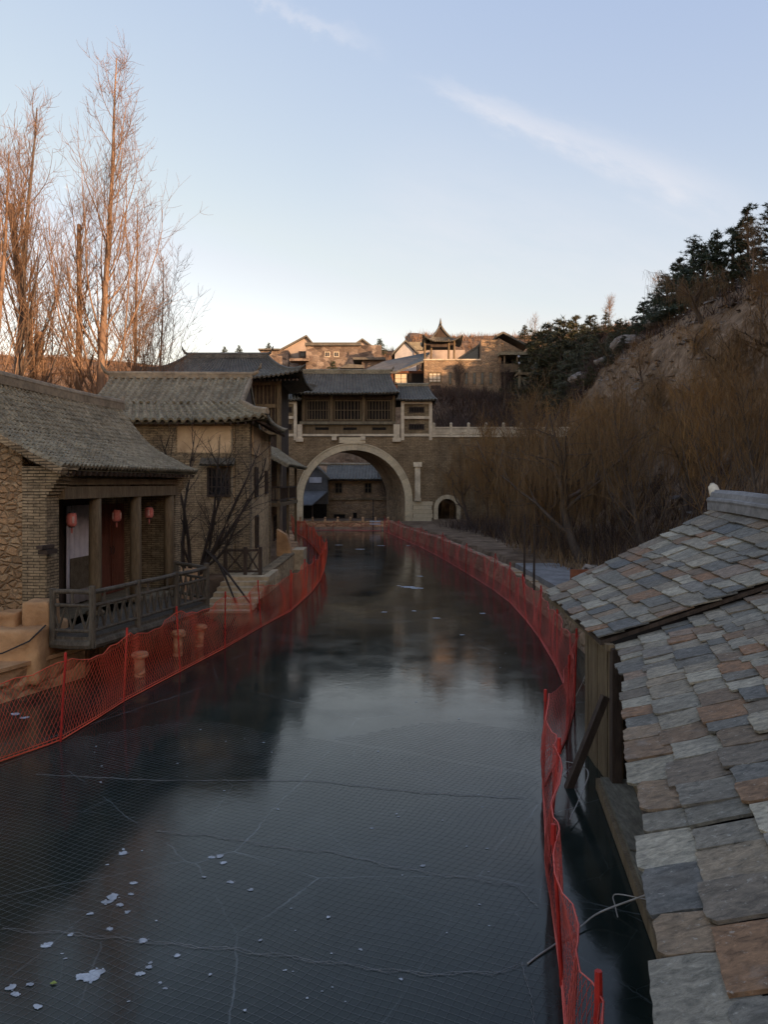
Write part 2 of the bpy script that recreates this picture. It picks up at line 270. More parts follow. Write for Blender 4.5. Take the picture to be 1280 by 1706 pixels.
# ------------------------------------------------------------------ mesh helpers
class MB:
    def __init__(s): s.v = []; s.f = []
    def add(s, vs, fs):
        o = len(s.v); s.v += [tuple(p) for p in vs]; s.f += [tuple(i + o for i in f) for f in fs]; return s
    def box(s, x0, x1, y0, y1, z0, z1):
        v = [(x, y, z) for z in (z0, z1) for y in (y0, y1) for x in (x0, x1)]
        return s.add(v, [(0, 2, 3, 1), (4, 5, 7, 6), (0, 1, 5, 4), (2, 6, 7, 3), (0, 4, 6, 2), (1, 3, 7, 5)])
    def beam(s, a, b, w, h, up=(0, 0, 1)):
        a = Vector(a); b = Vector(b); d = (b - a).normalized(); u = Vector(up)
        if abs(d.dot(u)) > .98: u = Vector((0, 1, 0))
        r = d.cross(u).normalized(); u = r.cross(d)
        v = [p + r * (sx_ * w / 2) + u * (sz_ * h / 2) for p in (a, b) for sz_ in (-1, 1) for sx_ in (-1, 1)]
        return s.add(v, [(0, 1, 3, 2), (4, 6, 7, 5), (0, 4, 5, 1), (2, 3, 7, 6), (0, 2, 6, 4), (1, 5, 7, 3)])
    def tube(s, pts, rad, n=8, cap=True):
        pts = [Vector(p) for p in pts]; rad = rad if isinstance(rad, (list, tuple)) else [rad] * len(pts)
        o = len(s.v); k = len(pts)
        for i, p in enumerate(pts):
            d = (pts[min(i + 1, k - 1)] - pts[max(i - 1, 0)]).normalized()
            a = Vector((0, 0, 1)) if abs(d.z) < .9 else Vector((1, 0, 0)); x = d.cross(a).normalized(); y = d.cross(x)
            for j in range(n):
                t = 2 * math.pi * j / n; s.v.append(tuple(p + (x * math.cos(t) + y * math.sin(t)) * rad[i]))
        for i in range(k - 1):
            for j in range(n):
                s.f.append((o + i * n + j, o + i * n + (j + 1) % n, o + (i + 1) * n + (j + 1) % n, o + (i + 1) * n + j))
        if cap and n > 3:
            s.f.append(tuple(o + j for j in range(n))[::-1]); s.f.append(tuple(o + (k - 1) * n + j for j in range(n)))
        return s
    def lathe(s, c, prof, n=16):
        o = len(s.v); c = Vector(c)
        for r, z in prof:
            for j in range(n):
                t = 2 * math.pi * j / n; s.v.append((c.x + r * math.cos(t), c.y + r * math.sin(t), c.z + z))
        for i in range(len(prof) - 1):
            for j in range(n):
                s.f.append((o + i * n + j, o + i * n + (j + 1) % n, o + (i + 1) * n + (j + 1) % n, o + (i + 1) * n + j))
        s.f.append(tuple(o + j for j in range(n))[::-1]); s.f.append(tuple(o + (len(prof) - 1) * n + j for j in range(n)))
        return s
    def prism(s, poly, d):          # polygon (3d points) pushed along d
        k = len(poly); d = Vector(d); v = [Vector(p) for p in poly]; v += [p + d for p in v]
        f = [tuple(range(k))[::-1], tuple(range(k, 2 * k))] + [(i, (i + 1) % k, k + (i + 1) % k, k + i) for i in range(k)]
        return s.add(v, f)
    def quad(s, a, b, c, d): return s.add([a, b, c, d], [(0, 1, 2, 3)])
def make_mesh(name, V, Fc, m, smooth=False):
    me = bpy.data.meshes.new(name)
    V = np.asarray(V, dtype=np.float32).reshape(-1, 3)
    if isinstance(Fc, np.ndarray):
        nf, k = Fc.shape
        me.vertices.add(len(V)); me.vertices.foreach_set('co', V.ravel())
        me.loops.add(nf * k); me.loops.foreach_set('vertex_index', Fc.astype(np.int32).ravel())
        me.polygons.add(nf); me.polygons.foreach_set('loop_start', np.arange(0, nf * k, k, dtype=np.int32)); me.polygons.foreach_set('loop_total', np.full(nf, k, dtype=np.int32))
        me.update(calc_edges=True)
    else:
        me.from_pydata(V.tolist(), [], Fc); me.update()
    me.materials.append(m)
    if smooth: me.polygons.foreach_set('use_smooth', np.ones(len(me.polygons), dtype=bool))
    return me
def box_uv(me):
    uv = me.uv_layers.new(name="metres")
    nl = len(me.loops); vi = np.zeros(nl, np.int32); me.loops.foreach_get('vertex_index', vi)
    co = np.zeros(len(me.vertices) * 3, np.float32); me.vertices.foreach_get('co', co); co = co.reshape(-1, 3)[vi]
    nr = np.zeros(len(me.polygons) * 3, np.float32); me.polygons.foreach_get('normal', nr); nr = nr.reshape(-1, 3)
    lt = np.zeros(len(me.polygons), np.int32); me.polygons.foreach_get('loop_total', lt); nr = np.abs(np.repeat(nr, lt, axis=0))
    ax = nr.argmax(1); u = np.where(ax == 0, co[:, 1], co[:, 0]); v = np.where(ax == 2, co[:, 1], co[:, 2])
    uv.data.foreach_set('uv', np.stack([u, v], 1).astype(np.float32).ravel())
def link(name, me, parent=None):
    o = bpy.data.objects.new(name, me); C.objects.link(o)
    if parent is not None: o.parent = parent
    return o
def part(name, mb, m, parent=None, world=True, smooth=False, label=None):
    """ONE mesh object; world=True: mb is in world coordinates, moved into the (unrotated) root's own."""
    V = np.array(mb.v, dtype=np.float32).reshape(-1, 3); off = np.zeros(3, np.float32); p = parent
    while p is not None:
        off += np.array(p.location, dtype=np.float32); p = p.parent
    if world: V = V - off
    me = make_mesh(name, V, mb.f, MT[m] if isinstance(m, str) else m, smooth); box_uv(me)
    o = link(name, me, parent)
    if label: o['label'] = label
    return o
def thing(name, label, cat, loc=(0, 0, 0), rz=0, group=None):
    o = bpy.data.objects.new(name, None); C.objects.link(o); o.location = loc; o.rotation_euler = (0, 0, rz); o.empty_display_size = .2
    o['label'] = label; o['category'] = cat
    if group: o['group'] = group
    return o
def tag(o, label, cat, group=None):
    o['label'] = label; o['category'] = cat
    if group: o['group'] = group
    return o
def copy_tree(o, parent=None):
    c = o.copy(); C.objects.link(c)
    if parent is not None: c.parent = parent
    for ch in list(o.children): copy_tree(ch, c)
    return c
def sm(t):
    t = min(1, max(0, t)); return t * t * (3 - 2 * t)
def interp(pts, t):
    if t <= pts[0][0]: return pts[0][1]
    for (a, va), (b, vb) in zip(pts, pts[1:]):
        if t <= b: return va + (vb - va) * (t - a) / (b - a)
    return pts[-1][1]
def rough_box(mb, x0, x1, y0, y1, z0, z1, n=(4, 1, 3), amp=.05, seed=0):
    """a block with worn, uneven faces"""
    rnd = random.Random(seed); nx, ny, nz = n; idx = {}; vs = []
    for i in range(nx + 1):
        for j in range(ny + 1):
            for k in range(nz + 1):
                if 0 < i < nx and 0 < j < ny and 0 < k < nz: continue
                idx[i, j, k] = len(vs)
                vs.append((x0 + (x1 - x0) * i / nx + rnd.uniform(-amp, amp), y0 + (y1 - y0) * j / ny + rnd.uniform(-amp, amp), z0 + (z1 - z0) * k / nz + rnd.uniform(-amp, amp)))
    fs = []
    for i in range(nx):
        for k in range(nz):
            fs += [(idx[i, 0, k], idx[i + 1, 0, k], idx[i + 1, 0, k + 1], idx[i, 0, k + 1]), (idx[i, ny, k], idx[i, ny, k + 1], idx[i + 1, ny, k + 1], idx[i + 1, ny, k])]
    for i in range(nx):
        for j in range(ny):
            fs += [(idx[i, j, nz], idx[i + 1, j, nz], idx[i + 1, j + 1, nz], idx[i, j + 1, nz]), (idx[i, j, 0], idx[i, j + 1, 0], idx[i + 1, j + 1, 0], idx[i + 1, j, 0])]
    for j in range(ny):
        for k in range(nz):
            fs += [(idx[0, j, k], idx[0, j, k + 1], idx[0, j + 1, k + 1], idx[0, j + 1, k]), (idx[nx, j, k], idx[nx, j + 1, k], idx[nx, j + 1, k + 1], idx[nx, j, k + 1])]
    return mb.add(vs, fs)

def sub(o, lv=1):
    m = o.modifiers.new('round', 'SUBSURF'); m.levels = lv; m.render_levels = lv; return o
def tiles(mb, e0, e1, r0, r1, roll=.24, course=.22, hgt=.06, sag=.25, thick=.10, lift0=0, lift1=0, res=6, jit=.006, curve=1.0):
    """barrel tiled slope: eave e0-e1, ridge r0-r1, one sheet with rolls and courses plus soffit and eave edge"""
    e0, e1, r0, r1 = map(Vector, (e0, e1, r0, r1))
    wid = max((e1 - e0).length, (r1 - r0).length); ln = ((r0 - e0).length + (r1 - e1).length) / 2
    nr = max(2, round(wid / roll)); nc = max(2, round(ln / course)); nu = nr * res
    nrm = (e1 - e0).cross(((r0 + r1) - (e0 + e1)) / 2).normalized()
    if nrm.z < 0: nrm = -nrm
    vsl = []
    for c in range(nc): vsl += [(c / nc, 1.0), ((c + .96) / nc, 0.0)]
    vsl.append((1.0, 0.0))
    U = np.arange(nu + 1) / nu; Vv = np.array([a for a, _ in vsl]); St = np.array([b for _, b in vsl])
    u = U[None, :, None]; v = Vv[:, None, None]
    A = np.array(e0); B = np.array(e1); Cc = np.array(r0); D = np.array(r1)
    P = (A * (1 - u) + B * u) * (1 - v) + (Cc * (1 - u) + D * u) * v
    P[..., 2] -= sag * 4 * (Vv * (1 - Vv))[:, None] * 1.0
    P[..., 2] += ((1 - Vv) ** 2)[:, None] * (lift0 * np.clip(1 - U / .35, 0, 1)[None, :] ** 2 + lift1 * np.clip((U - .65) / .35, 0, 1)[None, :] ** 2)
    ph = (U * nr) % 1.0; d = np.abs(ph - .5) * 2
    prof = np.where(d < .55, np.sqrt(np.clip(1 - (d / .55) ** 2, 0, 1)), -.15 * (1 - np.cos((d - .55) / .45 * math.pi)) / 2)
    hh = hgt * prof[None, :] + .022 * St[:, None] + np.random.uniform(-jit, jit, (len(vsl), nu + 1))
    P = P + np.array(nrm) * hh[..., None]
    rows = len(vsl); base = len(mb.v)
    mb.v += [tuple(p) for p in P.reshape(-1, 3)]
    w = nu + 1
    for i in range(rows - 1):
        for j in range(nu): mb.f.append((base + i * w + j, base + i * w + j + 1, base + (i + 1) * w + j + 1, base + (i + 1) * w + j))
    # soffit, coarse, and skirts
    k = 8; so = len(mb.v); vv2 = np.linspace(0, 1, k + 1)
    for t in vv2:
        for uu in np.linspace(0, 1, 9):
            p = (A * (1 - uu) + B * uu) * (1 - t) + (Cc * (1 - uu) + D * uu) * t
            z = p[2] - sag * 4 * t * (1 - t) + (1 - t) ** 2 * (lift0 * max(0, 1 - uu / .35) ** 2 + lift1 * max(0, (uu - .65) / .35) ** 2)
            q = np.array([p[0], p[1], z]) - np.array(nrm) * thick; mb.v.append(tuple(q))
    for i in range(k):
        for j in range(8): a = so + i * 9 + j; mb.f.append((a, a + 9, a + 10, a + 1))
    # edge skirts
    for j in range(nu):
        p, q = P[0, j], P[0, j + 1]; n0 = np.array(nrm) * (thick * .75)
        mb.add([p, q, q - n0, p - n0], [(0, 3, 2, 1)])
    for i in range(rows - 1):
        for j in (0, nu):
            p, q = P[i, j], P[i + 1, j]; n0 = np.array(nrm) * (thick + hgt * .5)
            mb.add([p, q, q - n0, p - n0], [(0, 1, 2, 3)])
    return mb
def ridge_line(mb, pts, w=.28, h=.35, tip=.0):
    """tile ridge: stacked course with a rounded cap, optional upturned tips"""
    pts = [Vector(p) for p in pts]
    for a, b in zip(pts, pts[1:]):
        mb.beam(a + Vector((0, 0, h * .3)), b + Vector((0, 0, h * .3)), w, h * .6)
    mb.tube([p + Vector((0, 0, h * .72)) for p in pts], w * .42, 8)
    if tip:
        for a, b in ((pts[0], pts[1]), (pts[-1], pts[-2])):
            d = (a - b).normalized(); q = a + Vector((0, 0, h * .7))
            mb.tube([q, q + d * tip * .5 + Vector((0, 0, tip * .25)), q + d * tip * .85 + Vector((0, 0, tip * .8)), q + d * tip + Vector((0, 0, tip * 1.3))], [w * .4, w * .35, w * .25, w * .08], 6)
    return mb
def window(parent, x0, x1, y, z0, z1, fm='wood_dark', pane='glass', bars=(2, 3), fw=.09, axis='x', side=-1, world=True, label=None):
    """framed window in a wall: bars belong to the frame mesh, the pane is its child. y = wall face, side = outward direction"""
    mb = MB(); pb = MB(); d = .06 * side
    def bx(m, a0, a1, d0, d1, c0, c1):
        d0, d1 = sorted((d0, d1))
        if axis == 'x': m.box(a0, a1, y + d0, y + d1, c0, c1)
        else: m.box(y + d0, y + d1, a0, a1, c0, c1)
    bx(mb, x0, x0 + fw, 0, d, z0, z1); bx(mb, x1 - fw, x1, 0, d, z0, z1)
    bx(mb, x0 + fw, x1 - fw, 0, d, z1 - fw, z1); bx(mb, x0 + fw, x1 - fw, 0, d * 1.3, z0, z0 + fw)
    for i in range(1, bars[0]):
        c = x0 + (x1 - x0) * i / bars[0]; bx(mb, c - fw * .25, c + fw * .25, 0, d * .7, z0 + fw, z1 - fw)
    for i in range(1, bars[1]):
        c = z0 + (z1 - z0) * i / bars[1]; bx(mb, x0 + fw, x1 - fw, 0, d * .55, c - fw * .2, c + fw * .2)
    f = part('window', mb, fm, parent, world)
    if label: f['label'] = label
    bx(pb, x0 + fw * .5, x1 - fw * .5, -.02 * side, .012 * side, z0 + fw * .5, z1 - fw * .5)
    part('pane', pb, pane, f, world)
    return f

# ------------------------------------------------------------------ ground, ice, water line
XLp = [(0, -9.5), (16, -8.0), (18.7, -7.3), (25, -7.0), (28, -6.4), (31, -5.0), (40, -4.9), (50, -5.6), (63, -7.6), (75, -10.0), (80, -11)]
XRp = [(0, 5.2), (12, 5.4), (18, 5.3), (30, 5.7), (40, 5.2), (47, 4.5), (56, 3.5), (66, 1.8), (75, .7), (79, .5)]
def hill_right(x, y):
    top = interp([(-100, 22), (30, 19), (60, 19), (85, 19.5), (125, 29), (170, 33), (330, 40)], y)
    xf = interp([(-100, 14), (20, 9.5), (80, 9.5), (110, 14), (330, 20)], y)
    e = 12 * sm((y - 8) / 14) * sm((130 - y) / 30) * sm((x - (.55 * y + 3)) / 12)  # extra rise out of view, added to shade the bridge gallery and hall
    return top * sm((x - xf) / 19.5) + e
def ground(x, y, fine=True):
    n = mnoise.noise((x * .06, y * .06, 1.0)) * 1.6 + mnoise.noise((x * .2, y * .2, 3.0)) * .5
    if y < 77 and interp(XLp, y) - .6 < x < interp(XRp, y) + .4: return -1.3
    base = .9 if x > 0 else .5 + .4 * sm((y - 18) / 3)
    if x < -8: base += .06 * (-8 - x)
    if x < -22: base += 3 * sm((-22 - x) / 70)
    back_c = interp([(0, 0), (109, 0), (122, 17), (140, 23), (170, 31), (235, 43), (330, 46)], y)
    back_r = interp([(0, 0), (83, 0), (86, 8.6), (100, 11), (120, 16.8), (140, 23), (170, 34), (235, 48), (330, 50)], y)
    back_l = interp([(0, 0), (60, 0), (100, 7), (140, 17), (170, 22), (235, 33), (330, 38)], y)
    wr = sm((x - 4.5) / 3); wl = sm((-14 - x) / 6)
    back = back_c * (1 - wr) * (1 - wl) + back_r * wr + back_l * wl
    h = base + back
    if 76 < y < 108 and -13 < x < 5: h = .25 + back
    hr = hill_right(x, y)
    if x > 5: h = max(h, .6 + hr)
    amp = sm((h - 2) / 6)
    if x > 8 and y < 105: n = n * .4 + .22 * math.sin(h * 3.0 + .15 * y)      # faint old terraces
    return h + n * amp
xs = np.concatenate([np.arange(-150, -14, 2.5), np.arange(-14, 14, .5), np.arange(14, 46, 1.2), np.arange(46, 130, 3.5)])
ys = np.concatenate([np.arange(-120, 0, 5), np.arange(0, 130, 1.0), np.arange(130, 340, 3.0)])
gv = [(x, y, ground(float(x), float(y))) for y in ys for x in xs]
nx_ = len(xs); ii, jj = np.meshgrid(np.arange(len(ys) - 1), np.arange(nx_ - 1), indexing='ij')
a_ = (ii * nx_ + jj).ravel(); gf = np.stack([a_, a_ + 1, a_ + nx_ + 1, a_ + nx_], 1)
g = link('ground', make_mesh('ground', gv, gf, MT['terrain'], True)); g['kind'] = 'structure'
# far land so the ground reaches the horizon
mb = MB(); mb.box(-1500, 1500, 338, 2600, 30, 40); mb.box(-1500, -149, -400, 338, -2, .5); mb.box(129, 1500, -400, 338, 5, 12)
o = part('terrain', mb, 'terrain'); o['kind'] = 'structure'
mb = MB(); mb.quad((-16, -12, 0), (9, -12, 0), (9, 80, 0), (-16, 80, 0))
ice = part('ice', mb, 'ice'); ice['kind'] = 'structure'
# white air bubbles and frost patches frozen in the ice surface
mb = MB(); rnd = random.Random(5)
def blob(x, y, r, z=None, asp=1):
    z = rnd.uniform(.004, .009); k = 16; p1, p2 = rnd.uniform(0, 6), rnd.uniform(0, 6); q_ = [1 + .22 * math.sin(2 * 6.283 * i / k + p1) + .14 * math.sin(3 * 6.283 * i / k + p2) for i in range(k)]; a0 = rnd.uniform(0, 6)
    mb.add([(x + r * asp * math.cos(2 * math.pi * i / k) * q_[i], y + r * .8 * math.sin(2 * math.pi * i / k) * q_[i], z) for i in range(k)], [tuple(range(k))])
for px, py, r in [(187, 1495, .09), (178, 1503, .07), (200, 1508, .05), (212, 1520, .04), (150, 1523, .04), (148, 1628, .12), (162, 1620, .08), (78, 1575, .07), (238, 1568, .06), (183, 1548, .045), (117, 1558, .04), (18, 1646, .06), (25, 1657, .05), (50, 1641, .04), (62, 1678, .05), (205, 1422, .07), (352, 1429, .05), (366, 1427, .06), (372, 1438, .05), (384, 1470, .05), (222, 1472, .05), (218, 1490, .04), (705, 1443, .04), (248, 1612, .04), (233, 1623, .05), (295, 1593, .04), (418, 1483, .04), (340, 1462, .03), (547, 1529, .03), (620, 1380, .03), (680, 978, .35), (695, 980, .3), (665, 976, .12), (728, 1030, .15), (640, 1020, .12), (565, 908, .3), (600, 915, .35), (635, 909, .3), (680, 909, .2), (700, 960, .2), (805, 1022, .12), (770, 1058, .08), (690, 1018, .1), (25, 1190, .12), (40, 1196, .1)]:
    Y = EYE * F / (py - HY); X = WX(px, Y); blob(X, Y, r * .78)
    for _ in range(int(4 + r * 60)):
        a = rnd.uniform(0, 6.283); e = r * rnd.uniform(.5, .95); blob(X + e * math.cos(a), Y + .85 * e * math.sin(a), r * rnd.uniform(.07, .2))
for _ in range(110):
    Y = 5.2 + 16 * rnd.random() ** 2; X = rnd.uniform(-.42 * Y, .16 * Y); blob(X, Y, rnd.uniform(.008, .022))
o = part('frost', mb, 'frost'); o['kind'] = 'stuff'; o['label'] = 'white air bubbles and frost spots in the dark ice'

# ------------------------------------------------------------------ quays and paths
def wall_strip(mb, pts, z0, z1, th, side, seed=0, amp=.03):
    """low wall following a bank line; side = +1 thickens to +x"""
    rnd = random.Random(seed)
    for (xa, ya), (xb, yb) in zip(pts, pts[1:]):
        n = max(1, int(abs(yb - ya) / 1.0))
        for i in range(n):
            t0, t1 = i / n, (i + 1) / n; p = (xa + (xb - xa) * t0, ya + (yb - ya) * t0); q = (xa + (xb - xa) * t1, ya + (yb - ya) * t1); z = z1 + rnd.uniform(-amp, amp)
            v = [(p[0], p[1], z0), (q[0], q[1], z0), (q[0] + th * side, q[1], z0), (p[0] + th * side, p[1], z0)]
            mb.add(v + [(a, b, z) for a, b, _ in v], [(0, 1, 5, 4), (1, 2, 6, 5), (2, 3, 7, 6), (3, 0, 4, 7), (4, 5, 6, 7)])
    return mb
t = thing('quay_wall', 'low red brown stone quay edging the ice below the stone house', 'quay', (-7.5, 17, 0))
part('wall', wall_strip(MB(), [(-9.6, 11), (-8.2, 15.8), (-7.1, 18.5), (-7.25, 19.2)], -.5, .66, .9, -1, 3), 'quay', t)
part('coping', wall_strip(MB(), [(-9.5, 11), (-8.1, 15.8), (-7.0, 18.55)], .67, .76, .8, -1, 4, .012), 'mud', t)
t = thing('quay_wall', 'dark bank wall under the timber balcony piers', 'quay', (-7.2, 22, 0))
part('wall', wall_strip(MB(), [(-7.6, 19.2), (-7.3, 25), (-6.9, 27.6)], -.5, .8, .5, -1, 6), 'quay', t)
t = thing('quay_wall', 'rubble stone quay below the tall brick house', 'quay', (-5, 36, 0))
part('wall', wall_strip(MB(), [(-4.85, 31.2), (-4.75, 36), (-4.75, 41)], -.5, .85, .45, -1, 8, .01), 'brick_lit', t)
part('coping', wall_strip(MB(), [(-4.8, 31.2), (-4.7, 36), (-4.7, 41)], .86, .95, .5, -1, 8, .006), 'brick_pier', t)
t = thing('quay_wall', 'stone quay curving from the porch house to the bridge foot', 'quay', (-7, 58, 0))
part('wall', wall_strip(MB(), [(-4.75, 41), (-5.5, 50), (-7.5, 63), (-9.9, 75), (-10.5, 79.7)], -.5, .8, .5, -1, 9), 'quay', t)
t = thing('quay_wall', 'rough stone bank wall behind the faded net fence', 'quay', (5, 40, 0))
part('wall', wall_strip(MB(), [(5.3, 16.5), (5.65, 30), (5.15, 40), (4.45, 47), (3.45, 56), (1.75, 66), (.65, 75), (.5, 79.7)], -.5, .82, .4, 1, 11), 'stone_brown', t)
mb = MB(); pts = [(5.75, 19), (6.0, 27), (5.9, 35)]
for (xa, ya), (xb, yb) in zip(pts, pts[1:]): mb.add([(xa, ya, 1.02), (xa + 1.9, ya, 1.02), (xb + 1.9, yb, 1.02), (xb, yb, 1.02), (xa, ya, .5), (xa + 1.9, ya, .5), (xb + 1.9, yb, .5), (xb, yb, .5)], [(0, 1, 2, 3), (0, 3, 7, 4), (1, 5, 6, 2)])
o = part('path', mb, 'ridge_cap'); o['kind'] = 'structure'
# ledge and ochre blocks at the foot of the gable wall
t = thing('earth_ledge', 'ochre earth ledge with upright blocks at the foot of the stone gable', 'ledge', (-8.6, 17, .7))
mb = MB(); rough_box(mb, -13, -7.5, 16.9, 18.6, .2, 1.42, (34, 8, 9), .032, 1); sub(part('ledge', mb, 'mud', t, smooth=True))
for i, (x0, x1, z1) in enumerate([(-8.65, -8.2, 1.72), (-8.1, -7.48, 1.95), (-10.2, -8.95, 1.68)]):
    mb = MB(); rough_box(mb, x0, x1, 17.35 + .05 * i, 18.0, 1.3, z1, (6, 5, 5), .028, 10 + i); sub(part('block', mb, 'mud', t, smooth=True))
mb = MB(); mb.tube([(-10, 16.5, .82), (-9, 16.6, .84), (-8.2, 16.75, .95), (-7.65, 16.8, 1.2), (-7.4, 17.05, 1.5)], .018, 6)
tag(part('cable', mb, 'cable'), 'black cable curving over the ochre ledge', 'cable')

# ------------------------------------------------------------------ stone house with the porch (left)
ROT1 = -R(7.07)
h1 = thing('stone_house', 'stone house with tiled roof and lantern hung timber porch', 'house', (-7.8, 18.05, 1.2), ROT1)
L1 = 8.0
roofc = [(.5, 3.80), (-.2, 4.12), (-1.16, 4.66), (-1.8, 5.25), (-2.4, 6.0)]
# gable wall: rubble field with a brick quoin pier
mb = MB(); poly = [(-.62, 0, -1.0), (-.62, 0, 4.30), (-1.16, 0, 4.55), (-1.8, 0, 5.12), (-2.4, 0, 5.85), (-3.2, 0, 5.2), (-4.6, 0, 4.2), (-6.5, 0, 3.6), (-6.5, 0, -1.0)]
mb.prism(poly[::-1], (0, .45, 0)); part('wall', mb, 'stone_warm', h1, False)
mb = MB(); mb.box(-.6, 0, -.03, .5, -.35, 3.05)
for i in range(9): mb.box(-.6, .06 * i, -.03 - .002 * i, .5 + .002 * i, 3.05 + i * .083, 3.05 + (i + 1) * .083 - .008)
part('brick_pier', mb, 'brick_pier', h1, False)
mb = MB(); mb.box(-1.9, -1.5, .5, 7.5, -.2, 3.9); part('back_wall', mb, 'brick_grey', h1, False)
mb = MB(); mb.box(-5.5, .05, 7.5, 7.95, -1.0, 3.1)
for i in range(7): mb.box(-1.0, .05 + .055 * (i + 1), 7.5 - .002 * i, 7.95 + .002 * i, 3.1 + i * .083, 3.1 + (i + 1) * .083 - .008)
mb.prism([(.05, 7.5, 3.1), (-1.2, 7.5, 4.45), (-2.4, 7.5, 5.8), (-4.6, 7.5, 4.2), (-5.5, 7.5, 3.1)], (0, .45, 0)); part('end_wall', mb, 'brick_pier', h1, False)
mb = MB(); mb.box(-1.5, .25, 0.5, 7.5, -.16, -.02); part('porch_floor', mb, 'wood_grey', h1, False)
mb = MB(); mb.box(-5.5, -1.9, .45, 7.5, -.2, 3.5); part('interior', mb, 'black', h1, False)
# roof
rf = MB()
tiles(rf, (.5, -.25, 3.80), (.5, 8.35, 3.80), (-1.2, -.25, 4.66), (-1.2, 8.35, 4.66), .19, .2, .055, .06, .12, res=6, jit=.014)
tiles(rf, (-1.2, -.25, 4.665), (-1.2, 8.35, 4.665), (-2.4, -.25, 6.0), (-2.4, 8.6, 6.0), .19, .2, .055, .06, .12, res=6, jit=.014)
roof = part('roof', rf, 'tile', h1, False)
rb = MB(); tiles(rb, (-6.8, 8.5, 3.7), (-6.8, -.25, 3.7), (-2.4, 8.5, 6.0), (-2.4, -.25, 6.0), .4, .5, .05, .2, .12, res=4); part('rear_slope', rb, 'tile', roof, False)
rd = MB(); ridge_line(rd, [(-2.4, -.4, 5.98), (-2.4, 3, 5.93), (-2.4, 6, 5.90), (-2.4, 8.7, 5.92)], .3, .34, .18); part('ridge', rd, 'ridge', roof, False)
vg = MB()
for a, b in zip(roofc, roofc[1:]): vg.beam((a[0], -.14, a[1] - .13), (b[0], -.14, b[1] - .13), .28, .16)
part('verge', vg, 'brick_pier', roof, False)
raf = MB()
for i in range(30): y = .1 + i * .275; raf.beam((-.5, y, 3.98), (.46, y, 3.62), .07, .09)
part('rafters', raf, 'wood_dark', roof, False)
# timber frame
bm_ = MB(); bm_.box(-.16, .16, .5, 7.5, 3.02, 3.32); bm_.box(-.1, .1, .5, 7.5, 3.36, 3.52); part('lintel', bm_, 'wood', h1, False)
for y in (2.26, 4.66, 7.1):
    mb = MB(); mb.lathe((0, y, -.02), [(.24, 0), (.24, .08), (.20, .12)], 16); mb.lathe((0, y, .1), [(.155, 0), (.165, .6), (.16, 1.8), (.15, 2.92)], 16); part('column', mb, 'wood', h1, False, True)
# doors
mb = MB(); mb.box(-1.47, -1.40, 5.0, 6.85, 0, 2.75); mb.box(-1.40, -1.37, 5.05, 5.85, .1, 2.6); mb.box(-1.40, -1.37, 5.95, 6.8, .1, 2.6)
for y in (5.15, 6.05):
    for z in (.2, 1.05): mb.box(-1.37, -1.355, y, y + .6, z, z + .7)
    for k in range(5): mb.box(-1.37, -1.355, y + .02 + k * .13, y + .06 + k * .13, 1.85, 2.5)
d_ = part('door', mb, 'wood_red', h1, False, label='red brown panelled double door between the columns')
for y in (5.8, 6.0): mb = MB(); mb.tube([(-1.36, y, 1.2), (-1.32, y, 1.25), (-1.32, y, 1.4), (-1.36, y, 1.45)], .012, 6); part('handle', mb, 'metal_dark', d_, False)
mb = MB(); mb.box(-1.48, -1.38, 2.5, 4.75, 0, 2.95); mb.box(-1.38, -1.33, 2.5, 2.6, 0, 2.95); mb.box(-1.38, -1.33, 4.65, 4.75, 0, 2.95); mb.box(-1.38, -1.33, 2.6, 4.65, 2.85, 2.95); d2 = part('door', mb, 'wood_dark', h1, False, label='dark doorway behind the cloth door curtain')
mb = MB(); nyy = 24
for i in range(nyy + 1):
    y = 3.15 + 1.4 * i / nyy; w = .02 * math.sin(i * 1.3) + .012 * math.sin(i * .5)
    for z in (.04, .9, 1.7, 2.78): mb.v.append((-1.29 + w * (1.5 - z * .3), y + .01 * math.sin(z * 5), z))
for i in range(nyy):
    for k in range(3): a = i * 4 + k; mb.f.append((a, a + 4, a + 5, a + 1))
oc = part('door_curtain', mb, 'curtain', h1, False, True)
so_ = oc.modifiers.new('thickness', 'SOLIDIFY'); so_.thickness = .02
mb = MB(); mb.box(-1.262, -1.245, 3.28, 4.42, .42, 1.32); part('mat_panel', mb, 'mat_brown', oc, False)
mb = MB(); mb.box(-.02, .12, -.42, .1, 1.9, 1.98); mb.box(-.02, .2, -.35, .1, 1.78, 1.88); part('bracket', mb, 'wood_dark', h1, False)
def h1w(p): return Matrix.Translation(h1.location) @ Matrix.Rotation(ROT1, 4, 'Z') @ Vector(p)
